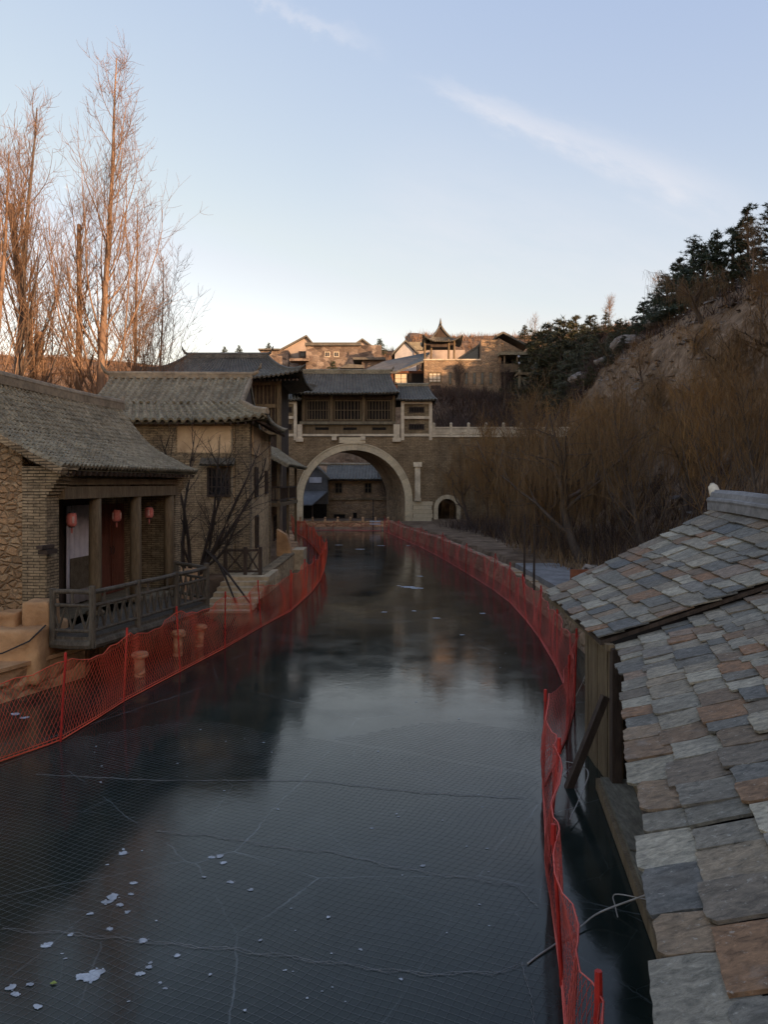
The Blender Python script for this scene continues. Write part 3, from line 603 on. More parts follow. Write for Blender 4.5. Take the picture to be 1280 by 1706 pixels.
# paper lanterns
lant = ['red paper lantern in front of the pale door curtain', 'red paper lantern before the red panelled door', 'red paper lantern before the bare brick end wall']
lpos = [(119, 866, 19.6), (194, 859, 22.6), (248, 854, 24.2)]
l0 = None
for i, (px, py, Y) in enumerate(lpos):
    p = W(px, py, Y)
    if l0 is None:
        l0 = thing('paper_lantern', lant[0], 'lantern', p, 0, 'red lanterns hanging along the porch')
        mb = MB(); prof = [(.07, -.17), (.105, -.15), (.122, -.11), (.128, 0), (.122, .11), (.105, .15), (.07, .17)]
        mb.lathe((0, 0, 0), prof, 18); bdy = part('paper_body', mb, 'lantern', l0, False, True)
        for k in (0, 2.1, 4.2): mb = MB(); mb.lathe((.112 * math.cos(k - .9), .112 * math.sin(k - .9), 0), [(.01, -.09), (.03, -.08), (.03, .08), (.01, .09)], 8); part('label_paper', mb, 'gold', bdy, False)
        for z in (-.19, .165): mb = MB(); mb.lathe((0, 0, z), [(.075, 0), (.08, .012), (.075, .03)], 14); part('cap', mb, 'metal_dark', l0, False)
        mb = MB(); mb.tube([(0, 0, .19), (0, 0, .42), (.005, 0, .66)], .006, 5); part('cord', mb, 'cable', l0, False)
        mb = MB(); mb.tube([(0, 0, -.19), (0, 0, -.26), (.004, 0, -.34)], [.02, .025, .015], 6); part('tassel', mb, 'lantern', l0, False)
    else:
        c = copy_tree(l0); c.location = p; c['label'] = lant[i]; c.rotation_euler.z = i * .8
# timber balcony platform and its rail
Pa = Vector((-7.42, 17.45, 1.2)); Pb = Vector((-6.48, 17.3, 1.2)); Pc = Vector((-5.08, 22.3, 1.2)); Pd = Vector((-6.3, 23.6, 1.2))
t = thing('timber_balcony', 'grey log balcony with lattice railing over the ice', 'balcony', (-6.8, 19.5, 1.2))
mb = MB(); mb.prism([Pa + Vector((0, 0, -.12)), Pb + Vector((0, 0, -.12)), Pc + Vector((0, 0, -.12)), Pd + Vector((-.2, 0, -.12)), Vector((-7.75, 22, 1.08)), Vector((-8.0, 18.2, 1.08))], (0, 0, .1)); part('deck', mb, 'wood_rail', t)
fr = MB()
for a, b in ((Pa, Pb), (Pb, Pc), (Pc, Pd)): fr.tube([a + Vector((0, 0, -.18)), (a + b) / 2 + Vector((0, 0, -.2)), b + Vector((0, 0, -.18))], .11, 8)
for k in range(7):
    p = Pb.lerp(Pc, (k + .5) / 7); fr.tube([p + Vector((.05, 0, -.26)), p + Vector((-1.3, .2, -.26))], .06, 6)
part('joists', fr, 'wood_rail', t)
posts = [Pa, Pb, Pb.lerp(Pc, .34), Pb.lerp(Pc, .68), Pc, Pd]
for i, p in enumerate(posts):
    mb = MB(); mb.tube([p + Vector((0, 0, -.25)), p + Vector((.008, 0, .5)), p + Vector((0, 0, 1.12 if i in (1, 4) else 1.04))], [.085, .08, .078], 8); part('post', mb, 'wood_rail', t)
for a, b in zip(posts, posts[1:]):
    n = max(1, round((b - a).length / .32)); up = Vector((0, 0, 1))
    mb = MB(); rr = random.Random(int(a.y * 10))
    for z, r in ((.98, .055), (.68, .04), (.12, .045)): mb.tube([a + up * z, (a + b) / 2 + up * (z + rr.uniform(-.015, .015)), b + up * z], r, 8)
    part('rail', mb, 'wood_rail', t)
    mb = MB()
    for k in range(n):
        p, q = a.lerp(b, k / n), a.lerp(b, (k + 1) / n); m_ = (p + q) / 2
        mb.tube([p + up * .66, m_ + up * .14], .028, 5); mb.tube([q + up * .66, m_ + up * .14], .028, 5)
        if k % 3 == 1: mb.tube([m_ + up * .7, m_ + up * .96], .03, 5)
    part('lattice', mb, 'wood_rail', t)
for i, (px, py, Y) in enumerate([(233, 1088, 18.6), (296, 1058, 20.8), (331, 1043, 22.0)]):
    x = WX(px, Y)
    tt = thing('stone_pier', ['mushroom capped stone stub nearest the corner of the balcony', 'middle stone stub under the log balcony', 'stone stub under the far end of the log balcony'][i], 'pier', (x, Y, 0), 0, 'stone stubs under the balcony')
    mb = MB(); mb.lathe((0, 0, -.2), [(.14, 0), (.13, .3), (.12, .72)], 10); part('shaft', mb, 'quay', tt, False, True)
    mb = MB(); mb.lathe((.02, 0, .5), [(.13, 0), (.2, .04), (.21, .12), (.16, .18), (.03, .2)], 12); part('cap', mb, 'quay', tt, False, True); tt.scale = (1, .9, (.85, 1.0, .9)[i]); tt.rotation_euler = (.05 * i, -.04, i)

# ------------------------------------------------------------------ tall brick house
RH2 = R(2)
h2 = thing('brick_house', 'two storey grey brick house with hipped tile roof behind the bare tree', 'house', (-5.5, 32, .9), RH2)
mb = MB(); mb.box(-6.4, -.62, 0, 7.6, -.6, 6.2); part('wall', mb, 'brick_grey', h2, False)
for bx_ in ((-.6, 0, -.04, .5, -.6, 6.15), (-.62, .03, 7.1, 7.62, -.6, 6.15)): mb = MB(); mb.box(*bx_); part('quoin', mb, 'brick_pier', h2, False)
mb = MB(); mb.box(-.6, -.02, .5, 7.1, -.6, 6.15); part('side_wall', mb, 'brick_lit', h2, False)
mb = MB(); mb.box(-2.95, -.75, -.05, .02, 4.95, 6.05); part('render_panel', mb, 'plaster', h2, False)
mb = MB(); mb.box(-.04, .05, .7, 3.2, 4.9, 6.1); part('render_panel', mb, 'plaster', h2, False)
mb = MB(); mb.box(-6.4, -.6, -.045, .02, 4.62, 4.93); mb.box(-6.4, -3.0, -.03, .02, 4.95, 6.0); part('string_course', mb, 'brick_pier', h2, False)
window(h2, -1.75, -.8, 0, 3.15, 4.35, 'wood_dark', 'glass', (5, 3), .08, 'x', -1, False)
for y0, z0, z1 in ((1.4, 3.1, 4.4), (1.6, .9, 2.3), (5.2, 3.2, 4.3)): window(h2, y0, y0 + .9, 0, z0, z1, 'wood_dark', 'glass', (3, 3), .07, 'y', 1, False)
mb = MB(); tiles(mb, (-2.0, -.45, 4.45), (-.6, -.45, 4.45), (-2.0, 0, 4.75), (-.6, 0, 4.75), .18, .2, .04, .02, .05, res=5); part('window_hood', mb, 'tile_dark', h2, False)
mb = MB(); mb.tube([(-.72, -.1, -.3), (-.72, -.1, 5.9)], .035, 8); part('downpipe', mb, 'ridge', h2, False)
mb = MB(); mb.tube([(-6.35, -.12, -.3), (-6.35, -.12, 3.6)], .1, 8); part('post', mb, 'wood', h2, False)
rf = MB()
tiles(rf, (-6.9, -.65, 6.22), (.75, -.65, 6.22), (-6.9, 1.0, 7.05), (-.55, 1.0, 7.05), .34, .3, .105, .05, .14, lift1=.22, res=6)
tiles(rf, (-6.9, 1.0, 7.055), (-.5, 1.0, 7.055), (-6.9, 3.8, 8.5), (-.5, 3.8, 8.5), .34, .3, .105, .1, .14, res=6)
tiles(rf, (.75, -.65, 6.22), (.75, 8.3, 6.22), (-.5, 1.0, 7.05), (-.5, 6.6, 7.05), .34, .3, .105, .05, .14, lift0=.22, lift1=.22, res=6)
tiles(rf, (-.5, 8.3, 6.22), (-6.9, 8.3, 6.22), (-.5, 3.8, 8.5), (-6.9, 3.8, 8.5), .5, .6, .07, .2, .14, res=4)
roof = part('roof', rf, 'tile', h2, False)
mb = MB(); mb.prism([(-.62, 1.0, 6.95), (-.62, 3.8, 8.4), (-.62, 6.6, 6.95)], (.06, 0, 0)); part('gable', mb, 'wood_dark', roof, False)
mb = MB(); ridge_line(mb, [(-6.9, 3.8, 8.48), (-.4, 3.8, 8.48)], .26, .3, .4)
ridge_line(mb, [(-.5, 3.7, 8.3), (-.5, 1.0, 7.0)], .2, .22); ridge_line(mb, [(-.55, 1.0, 7.05), (.2, 0, 6.62), (.78, -.68, 6.5)], .2, .22, .0); part('ridge', mb, 'ridge', roof, False)
mb = MB()
for i in range(24): mb.beam((-6.7 + i * .3, -.6, 6.1), (-6.7 + i * .3, .1, 6.42), .07, .09)
for i in range(26): mb.beam((.68, -.3 + i * .33, 6.1), (-.05, -.3 + i * .33, 6.42), .07, .09)
part('rafters', mb, 'wood_dark', roof, False)
# steps, railing and terrace in front of it
t = thing('stone_steps', 'flight of worn pale stone steps down to the ice', 'steps', (-5.9, 29.5, 0))
for i in range(7):
    mb = MB(); rough_box(mb, -6.45 + .03 * i, -4.5 - .04 * (6 - i), 27.6 + i * .48, 28.35 + i * .48 + (2 if i == 6 else 0), -.1 + i * .135, .07 + i * .145, (6, 1, 1), .012, 40 + i); part('step', mb, 'step', t)
t = thing('terrace_wall', 'rough earthy retaining wall between the stone house and the steps', 'wall', (-7.8, 27.5, 0))
mb = MB(); rough_box(mb, -10, -7.05, 26.4, 31.8, -.4, 1.35, (6, 6, 3), .05, 3); sub(part('wall', mb, 'mud', t, smooth=True))
t = thing('terrace_railing', 'dark timber railing with crossed braces above the steps', 'railing', (-5.6, 31.2, .95))
for x in (-6.35, -5.55, -4.95):
    mb = MB(); mb.box(x - .07, x + .07, 31.1, 31.24, .9, 2.05); part('post', mb, 'wood_dark', t)
for xa, xb in ((-6.35, -5.55), (-5.55, -4.95)):
    mb = MB(); mb.beam((xa + .07, 31.17, 1.92), (xb - .07, 31.17, 1.92), .08, .09); mb.beam((xa + .07, 31.17, 1.08), (xb - .07, 31.17, 1.08), .07, .08)
    mb.beam((xa + .07, 31.19, 1.12), (xb - .07, 31.19, 1.88), .05, .06); mb.beam((xa + .07, 31.145, 1.88), (xb - .07, 31.145, 1.12), .05, .06); part('brace', mb, 'wood_dark', t)

# ------------------------------------------------------------------ dark timber tower hall behind
def hip_hall(root, x0, x1, y0, y1, z_e, z_r, rx0, rx1, over, lift, mat='tile_dark', roll=.34, ridge_tip=.5, world=True, sag=.35):
    rf = MB(); ym = (y0 + y1) / 2; a, b, c, d = x0 - over, x1 + over, y0 - over, y1 + over
    tiles(rf, (a, c, z_e), (b, c, z_e), (rx0, ym, z_r), (rx1, ym, z_r), roll, .4, .09, sag, .18, lift, lift, 5)
    tiles(rf, (b, c, z_e), (b, d, z_e), (rx1, ym, z_r), (rx1, ym + .02, z_r), roll, .4, .09, sag, .18, lift, lift, 5)
    tiles(rf, (b, d, z_e), (a, d, z_e), (rx1, ym, z_r), (rx0, ym, z_r), roll * 1.6, .6, .09, sag, .18, lift, lift, 4)
    tiles(rf, (a, d, z_e), (a, c, z_e), (rx0, ym + .02, z_r), (rx0, ym, z_r), roll, .4, .09, sag, .18, lift, lift, 5)
    roof = part('roof', rf, mat, root, world)
    rd = MB(); ridge_line(rd, [(rx0, ym, z_r - .05), (rx1, ym, z_r - .05)], .34, .45, ridge_tip)
    for (ex, ey, qx) in ((a, c, rx0), (b, c, rx1), (b, d, rx1), (a, d, rx0)):
        p0 = Vector((qx, ym, z_r)); p1 = Vector((ex, ey, z_e + lift)); pts = []
        for k in range(6):
            s_ = k / 5; p = p0.lerp(Vector((ex, ey, z_e)), s_); p.z += -sag * 4 * s_ * (1 - s_) + s_ * s_ * lift + .04; pts.append(p)
        ridge_line(rd, pts, .2, .26)
        rd.tube([pts[-1] + Vector((0, 0, .1)), pts[-1] + (pts[-1] - pts[-2]) * .5 + Vector((0, 0, .28))], [.1, .03], 5)
    part('ridge', rd, mat, roof, world)
    return roof
tw = thing('timber_hall', 'dark tall timber hall with sweeping grey eaves beside the bridge', 'hall', (-11.5, 60, .8))
hip_hall(tw, -16.6, -7.4, 57.5, 65, 12.2, 14.45, -15.4, -9.2, 1.5, .55)
mb = MB(); mb.box(-15.6, -7.9, 58.2, 64.5, .3, 12.2); part('wall', mb, 'wood_dark', tw)
for x in (-15.7, -13.1, -10.5, -7.8):
    mb = MB(); mb.tube([(x, 57.9, .5), (x, 57.9, 12.2)], .19, 10); part('column', mb, 'wood', tw)
mb = MB()
for z in (8.2, 10.2, 11.9): mb.box(-15.8, -7.7, 57.95, 58.18, z, z + .28)
for k in range(26): mb.box(-15.4 + k * .29, -15.33 + k * .29, 58.08, 58.19, 8.5, 11.9)
part('lattice', mb, 'wood', tw)
mb = MB()
for k in range(40): mb.beam((-17.6 + k * .29, 56.3, 12.05), (-17.6 + k * .29, 58.2, 12.45), .09, .12)
part('brackets', mb, 'wood_dark', tw)

# ------------------------------------------------------------------ porch house between brick house and bridge
ph = thing('porch_house', 'narrow timber porch house squeezed between the brick house and the arch', 'house', (-6.6, 47, .8))
mb = MB(); mb.box(-11, -6.9, 42, 53, .2, 6.6); part('wall', mb, 'stone_brown', ph)
mb = MB(); mb.box(-6.9, -5.75, 43.2, 52, 3.3, 3.5); part('balcony_floor', mb, 'wood', ph)
for y in (43.4, 47.6, 51.8):
    mb = MB(); mb.box(-5.95, -5.8, y - .08, y + .08, .3, 5.7); part('column', mb, 'wood', ph)
mb = MB(); mb.box(-5.9, -5.82, 43.4, 51.8, 4.32, 4.42); mb.box(-5.9, -5.82, 43.4, 51.8, 3.62, 3.7); mb.box(-6.9, -5.8, 43.32, 43.4, 4.32, 4.42); mb.box(-6.9, -5.8, 43.32, 43.4, 3.62, 3.7)
for k in range(26): mb.box(-5.88, -5.84, 43.5 + k * .32, 43.56 + k * .32, 3.7, 4.32)
for k in range(6): mb.box(-6.8 + k * .18, -6.76 + k * .18, 43.34, 43.38, 3.7, 4.32)
part('railing', mb, 'wood_dark', ph)
rf = MB(); tiles(rf, (-5.2, 42.7, 5.62), (-5.2, 52.6, 5.62), (-7.2, 42.7, 6.9), (-7.2, 52.6, 6.9), .28, .3, .07, .08, .16, res=5); part('roof', rf, 'tile', ph)
for y0 in (44.3, 48.5): window(ph, y0, y0 + 1.6, -6.9, 1.0, 2.6, 'wood_dark', 'glass', (4, 4), .08, 'y', 1)
# ochre buttress on the quay by the brick house
t = thing('buttress', 'sloping ochre buttress on the quay beyond the brick house', 'buttress', (-5, 41, .8))
mb = MB(); mb.prism([(-5.6, 40.6, .8), (-4.85, 40.6, .8), (-4.9, 40.6, 1.3), (-5.1, 40.6, 1.9), (-5.6, 40.6, 2.2)], (0, .7, 0)); part('body', mb, 'mud', t)
mb = MB(); mb.box(-4.9, -4.3, 41.5, 43.5, .0, 1.05); part('plinth', mb, 'step', t)

# ------------------------------------------------------------------ arched bridge with gallery
BY = 80.0
br = thing('arched_bridge', 'dark masonry bridge with pale ringed arch and white balustrade', 'bridge', (-3, BY, 0))
def arch_wall(mb, x0, x1, z0, z1, y0, y1, ops):
    """front and back faces with arched openings; each opening (cx, r, spring, shift) runs through with its back end shifted"""
    cur = x0; side = []
    def q(xa, xb, za, zb, y, fl):
        f = [(xa, y, za), (xb, y, zb), (xb, y, z1), (xa, y, z1)]
        mb.quad(*(f if not fl else f[::-1]))
    for y, fl, k in ((y0, False, 0), (y1, True, 1)):
        cur = x0
        for cx, r, s_, sh in ops:
            c = cx + sh * k; n = 28
            q(cur, c - r, z0, z0, y, fl)
            for i in range(n):
                a, b = math.pi - math.pi * i / n, math.pi - math.pi * (i + 1) / n
                q(c + r * math.cos(a), c + r * math.cos(b), s_ + r * math.sin(a), s_ + r * math.sin(b), y, fl)
            cur = c + r
        q(cur, x1, z0, z0, y, fl)
    mb.quad((x0, y0, z1), (x1, y0, z1), (x1, y1, z1), (x0, y1, z1)); mb.quad((x0, y0, z0), (x0, y0, z1), (x0, y1, z1), (x0, y1, z0)); mb.quad((x1, y0, z0), (x1, y1, z0), (x1, y1, z1), (x1, y0, z1))
def soffit(mb, cx, r, s_, sh, y0, y1, z0):
    n = 28; pts = [(cx - r, z0)] + [(cx + r * math.cos(math.pi - math.pi * i / n), s_ + r * math.sin(math.pi - math.pi * i / n)) for i in range(n + 1)] + [(cx + r, z0)]
    for (xa, za), (xb, zb) in zip(pts, pts[1:]):
        mb.quad((xa, y0, za), (xa + sh, y1, za), (xb + sh, y1, zb), (xb, y0, zb))
def ring(mb, cx, r, s_, th, y0, y1, z0, n=25):
    for i in range(n):
        a, b = math.pi - math.pi * i / n, math.pi - math.pi * (i + 1) / n - .004
        P = [(cx + rr * math.cos(t_), s_ + rr * math.sin(t_)) for t_ in (a, b) for rr in (r, r + th)]
        mb.prism([(P[0][0], y0, P[0][1]), (P[2][0], y0, P[2][1]), (P[3][0], y0, P[3][1]), (P[1][0], y0, P[1][1])], (0, y1 - y0, 0))
    k = max(1, round((s_ - z0) / .55))
    for i in range(k):
        za, zb = z0 + (s_ - z0) * i / k, z0 + (s_ - z0) * (i + 1) / k - .01
        mb.box(cx - r - th, cx - r, y0, y1, za, zb); mb.box(cx + r, cx + r + th, y0, y1, za, zb)
A1 = (-3.08, 5.3, 2.75, -1.9); A2 = (6.5, .98, 2.05, 0)
mb = MB(); arch_wall(mb, -14, 24, -.5, 9.32, BY, BY + 8, [A1, A2]); part('wall', mb, 'stone_dark', br)
mb = MB(); soffit(mb, *A1, BY + .02, BY + 8, -.5); soffit(mb, *A2, BY + .02, BY + 8, -.5); part('soffit', mb, 'stone_brown', br)
mb = MB(); ring(mb, A1[0], A1[1] - .05, A1[2], .62, BY - .08, BY + .5, -.3, 31); part('arch_ring', mb, 'stone_ring', br)
mb = MB(); ring(mb, A1[0], A1[1] + .58, A1[2], .13, BY - .14, BY + .3, -.3, 31); part('arch_moulding', mb, 'stone_ring', br)
mb = MB(); ring(mb, A2[0], A2[1] - .03, A2[2], .42, BY - .08, BY + .3, -.3, 11); part('arch_ring', mb, 'stone_ring', br, label='pale ring of the small side arch')
mb = MB(); mb.box(-4.6, -1.9, BY - .1, BY + .1, 8.72, 9.3); part('keystone', mb, 'stone_ring', br)
mb = MB()
for i in range(7): mb.box(2.95 + (i % 2) * .04, 5.0 - (i % 3) * .05, BY - .1, BY + .05, -.2 + i * .42, .2 + i * .42)
part('ashlar_block', mb, 'stone_ring', br)
mb = MB(); mb.box(3.17, 3.72, BY - .32, BY, 3.1, 6.25); mb.box(3.02, 3.87, BY - .45, BY, 6.27, 6.75); mb.box(3.1, 3.8, BY - .4, BY, 2.75, 3.08); part('pilaster', mb, 'stone_pale', br)
mb = MB(); mb.box(4.95, 24, BY - .12, BY + .5, 9.33, 9.55); part('cornice', mb, 'stone_pale', br)
xp = 5.1
while xp < 22:
    mb = MB(); mb.box(xp - .13, xp + .13, BY + .02, BY + .28, 9.56, 10.55); mb.lathe((xp, BY + .15, 10.55), [(.1, 0), (.15, .06), (.15, .2), (.06, .28)], 8); part('baluster_post', mb, 'stone_pale', br)
    mb = MB(); mb.box(xp + .14, xp + 1.66, BY + .08, BY + .22, 9.6, 10.15); mb.box(xp + .14, xp + 1.66, BY + .05, BY + .25, 10.2, 10.38); mb.box(xp + .3, xp + 1.5, BY + .055, BY + .08, 9.7, 10.05); part('balustrade_panel', mb, 'stone_pale', br)
    xp += 1.8
# gallery on the bridge
ga = thing('bridge_gallery', 'timber gallery with tiled roof standing on the arch', 'gallery', (-3.5, BY + 3, 9.4))
mb = MB(); mb.box(-8.4, .95, BY + .5, BY + .8, 9.34, 10.6)
part('parapet', mb, 'wood', ga)
mb = MB()
for x in (-7.1, -4.2, -1.2): mb.box(x, x + 1.4, BY + .44, BY + .5, 10.1, 10.35)
part('slot', mb, 'black', ga)  # black strips stand in for the shade in the slots
mb = MB(); mb.box(-8.7, 1.25, BY + .15, BY + .8, 10.65, 10.95); part('sill', mb, 'wood_grey', ga)
mb = MB(); mb.box(-8.5, 1.0, BY - .12, BY + .2, 9.42, 9.64)
for x in (-5.1, -2.15): mb.box(x - .25, x + .25, BY - .2, BY + .2, 9.0, 9.4)
part('stone_band', mb, 'stone_pale', ga)
for x, w in ((-8.65, .5), (1.3, .62)):
    mb = MB(); mb.box(x - w / 2, x + w / 2, BY - .2, BY + .4, 9.0, 10.62); mb.box(x - w / 2 - .12, x + w / 2 + .12, BY - .25, BY + .4, 8.85, 9.25); part('stone_post', mb, 'stone_pale', ga)
mb = MB(); mb.box(-8.3, .95, BY + 1.0, BY + 6.5, 9.4, 13.7); part('hall_wall', mb, 'wood_dark', ga)
for x in (-8.35, -5.45, -2.1, 1.0):
    mb = MB(); mb.tube([(x, BY + .75, 10.95), (x, BY + .75, 13.7)], .2, 10); part('column', mb, 'wood', ga)
mb = MB(); mb.box(-8.4, 1.05, BY + .6, BY + .98, 13.3, 13.75); part('beam', mb, 'wood_dark', ga)
for xa, xb in ((-8.1, -5.7), (-5.2, -2.35), (-1.85, .75)):
    f = window(ga, xa, xb, BY + .98, 11.1, 13.25, 'wood', 'black', (8, 2), .14)
rf = MB()
tiles(rf, (-9.5, BY - .7, 13.75), (1.55, BY - .7, 13.75), (-8.9, BY + 3.6, 16.35), (.55, BY + 3.6, 16.35), .36, .4, .1, .3, .2, .12, .12, 6)
tiles(rf, (1.55, BY + 8, 13.75), (-9.5, BY + 8, 13.75), (.55, BY + 3.6, 16.35), (-8.9, BY + 3.6, 16.35), .6, .6, .1, .3, .2, res=4)
tiles(rf, (1.55, BY - .7, 13.75), (1.55, BY + 8, 13.75), (.56, BY + 3.5, 16.3), (.56, BY + 3.7, 16.3), .36, .4, .1, .3, .2, .12, .12, 5)
tiles(rf, (-9.5, BY + 8, 13.75), (-9.5, BY - .7, 13.75), (-8.91, BY + 3.7, 16.3), (-8.91, BY + 3.5, 16.3), .36, .4, .1, .3, .2, .12, .12, 5)
roof = part('roof', rf, 'tile_dark', ga)
mb = MB(); ridge_line(mb, [(-9.0, BY + 3.6, 16.3), (.7, BY + 3.6, 16.3)], .4, .5, .35); part('ridge', mb, 'tile', roof)
def wing(x0, x1, label):
    w = thing('bridge_pavilion', label, 'pavilion', ((x0 + x1) / 2, BY + 2, 9.4), 0, 'brick pavilions flanking the gallery')
    mb = MB(); mb.box(x0 + .1, x1 - .1, BY + .25, BY + 5.5, 9.34, 13.2); part('wall', mb, 'brick_pier', w)
    mb = MB()
    for x in (x0, x1 - .32): mb.box(x, x + .32, BY - .06, BY + .24, 9.0, 13.0)
    for z in (9.4, 11.2, 12.72): mb.box(x0 + .32, x1 - .32, BY + .0, BY + .24, z, z + .27)
    part('stone_frame', mb, 'stone_pale', w)
    for z in (10.1, 11.85): window(w, (x0 + x1) / 2 - .8, (x0 + x1) / 2 + .8, BY + .25, z, z + .6, 'wood_dark', 'black', (6, 1), .1)
    rf = MB(); tiles(rf, (x0 - .5, BY - .5, 13.1), (x1 + .45, BY - .5, 13.1), (x0 - .3, BY + 2.8, 14.9), (x1 - .3, BY + 2.8, 14.9), .34, .4, .09, .18, .16, .08, .08, 6)
    tiles(rf, (x1 + .45, BY + 6, 13.1), (x0 - .5, BY + 6, 13.1), (x1 - .3, BY + 2.8, 14.9), (x0 - .3, BY + 2.8, 14.9), .6, .6, .09, .18, .16, res=4)
    tiles(rf, (x1 + .45, BY - .5, 13.1), (x1 + .45, BY + 6, 13.1), (x1 - .3, BY + 2.75, 14.88), (x1 - .3, BY + 2.85, 14.88), .34, .4, .09, .18, .16, .08, .08, 5)
    r_ = part('roof', rf, 'tile_dark', w)
    mb = MB(); ridge_line(mb, [(x0 - .3, BY + 2.8, 14.85), (x1 - .3, BY + 2.8, 14.85)], .3, .35, .2); part('ridge', mb, 'tile', r_)
wing(1.75, 4.95, 'small brick pavilion in white stone frame above the small arch')
wing(-11.6, -8.95, 'small brick pavilion half hidden behind the dark timber hall')

# ------------------------------------------------------------------ beyond the arch
vh = thing('valley_house', 'grey gabled stone house seen through the big arch', 'house', (-6, 100, 0))
Y0 = 98
mb = MB(); mb.box(-7.2, 5, Y0, Y0 + 9, -.4, 5.2); part('wall', mb, 'stone_brown', vh)
mb = MB(); mb.box(-7.0, 5, Y0 - .12, Y0 - .01, 2.5, 2.75); mb.box(-7.3, -6.9, Y0 - .14, Y0, -.4, 5.1); part('string_course', mb, 'brick_pier', vh)
rf = MB(); tiles(rf, (-7.4, Y0 - .6, 5.1), (5.3, Y0 - .6, 5.1), (-7.4, Y0 + 4, 7.0), (5.3, Y0 + 4, 7.0), .4, .5, .09, .15, .2, res=4); tiles(rf, (5.3, Y0 + 9.6, 5.1), (-7.4, Y0 + 9.6, 5.1), (5.3, Y0 + 4, 7.0), (-7.4, Y0 + 4, 7.0), .6, .8, .09, .15, .2, res=4)
r_ = part('roof', rf, 'tile_dark', vh)
mb = MB(); mb.tube([(-9, Y0 + 4, 7.1), (-6, Y0 + 4, 7.08), (5.2, Y0 + 4, 7.06)], .18, 8); part('ridge', mb, 'ridge', r_)
for x in (-6.2, -2.5): window(vh, x, x + 1.0, Y0, 3.3, 4.7, 'wood', 'black', (2, 2), .12)
mb = MB(); mb.prism([(-10.8, Y0 - 1, 2.0), (-7.0, Y0 - 1, 2.0), (-7.0, Y0 - 1, 5.2), (-8.6, Y0 - 1, 6.7), (-10.8, Y0 - 1, 4.9)], (0, 4, 0)); part('gable_wing', mb, 'grey_wall', vh)
mb = MB(); mb.beam((-11.4, Y0 + .8, 4.55), (-8.6, Y0 + .8, 6.85), 4.4, .2, (0, 0, 1)); mb.beam((-8.6, Y0 + .8, 6.83), (-6.7, Y0 + .8, 5.05), 4.4, .2, (0, 0, 1)); part('gable_roof', mb, 'tile_dark', vh)
mb = MB(); mb.box(-9.3, -7.75, Y0 - 1.12, Y0 - 1.02, 4.65, 5.35); part('sign_board', mb, 'white_board', vh)
mb = MB(); mb.prism([(-11.4, Y0 - 4.5, 1.9), (-8.6, Y0 - 4.5, 1.9), (-7.0, Y0 - 1, 3.5), (-11.4, Y0 - 1, 3.5)], (0, 0, .14)); part('awning', mb, 'grey_wall', vh)
for x in (-11.0, -8.7): mb = MB(); mb.box(x, x + .16, Y0 - 4.3, Y0 - 4.14, -.3, 1.9); part('awning_post', mb, 'wood_dark', vh)
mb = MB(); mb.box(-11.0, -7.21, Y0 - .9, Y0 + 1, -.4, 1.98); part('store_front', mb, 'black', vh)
for x0, x1, z in ((-3.9, -3.4, .9), (-6.3, -4.9, .7)): mb = MB(); mb.box(x0, x1, Y0 - .05, Y0 + .02, -.2, z); part('opening', mb, 'black', vh)  # black panels on the wall, painted as the shade inside openings
dm = thing('stone_balustrade', 'low reddish stone balustrade across the river end under the arch', 'balustrade', (-5, 77.5, 0))
mb = MB(); mb.box(-10, .6, 77.2, 78.0, -.4, .22); part('plinth', mb, 'quay', dm)
for i in range(9):
    x = -9.6 + i * 1.25
    mb = MB(); mb.box(x - .1, x + .1, 77.5, 77.7, .22, 1.08); mb.lathe((x, 77.6, 1.08), [(.1, 0), (.13, .08), (.05, .18)], 8); part('baluster_post', mb, 'quay', dm)
    if i < 8: mb = MB(); mb.box(x + .1, x + 1.15, 77.54, 77.66, .28, .86); part('balustrade_panel', mb, 'quay', dm)
sg = thing('sign_post', 'slim dark post with small boards at the end of the ice', 'sign', (WX(622, 76), 76, 0))
mb = MB(); mb.tube([(0, 0, 0), (0, 0, 3.0)], .05, 8); part('pole', mb, 'metal_dark', sg, False)
for z in (.55, .8): mb = MB(); mb.box(-.35, .75, -.05, .0, z, z + .14); part('board', mb, 'white_board', sg, False)

# ------------------------------------------------------------------ houses on the hill
def bx(mb, px0, px1, py0, py1, Y, depth, z0=None):
    """box whose front face at distance Y fills this window of the view"""
    return mb.box(WX(px0, Y), WX(px1, Y), Y, Y + depth, WZ(py1, Y) if z0 is None else z0, WZ(py0, Y))
def gabled(root, px0, px1, pye, pyr, Y, depth, wall, pxr=None, base=None, over=.5):
    """gable end towards the river"""
    x0, x1, ze, zr = WX(px0, Y), WX(px1, Y), WZ(pye, Y), WZ(pyr, Y); xm = WX(pxr, Y) if pxr else (x0 + x1) / 2
    zb = WZ(base, Y)
    mb = MB(); mb.prism([(x0, Y, zb), (x1, Y, zb), (x1, Y, ze), (xm, Y, zr), (x0, Y, ze)], (0, depth, 0)); part('wall', mb, wall, root)
    mb = MB(); y0, y1 = Y - over, Y + depth + over
    for xa, za, s_ in ((x0 - over, ze - over * .5, 1), (x1 + over, ze - over * .5, -1)):
        mb.prism([(xa, y0, za + .05), (xm, y0, zr + .05), (xm, y0, zr + .4), (xa, y0, za + .4)] if s_ > 0 else [(xm, y0, zr + .05), (xa, y0, za + .05), (xa, y0, za + .4), (xm, y0, zr + .4)], (0, y1 - y0, 0))
    part('roof', mb, 'tile_dark', root)
YH = 138
a = thing('hill_house', 'sunlit pale stone house with flat roof and balcony on the hilltop', 'house', (WX(540, YH), YH, WZ(620, YH)))
mb = MB(); bx(mb, 510, 636, 575, 640, YH, 10); part('wall', mb, 'stone_hill', a)
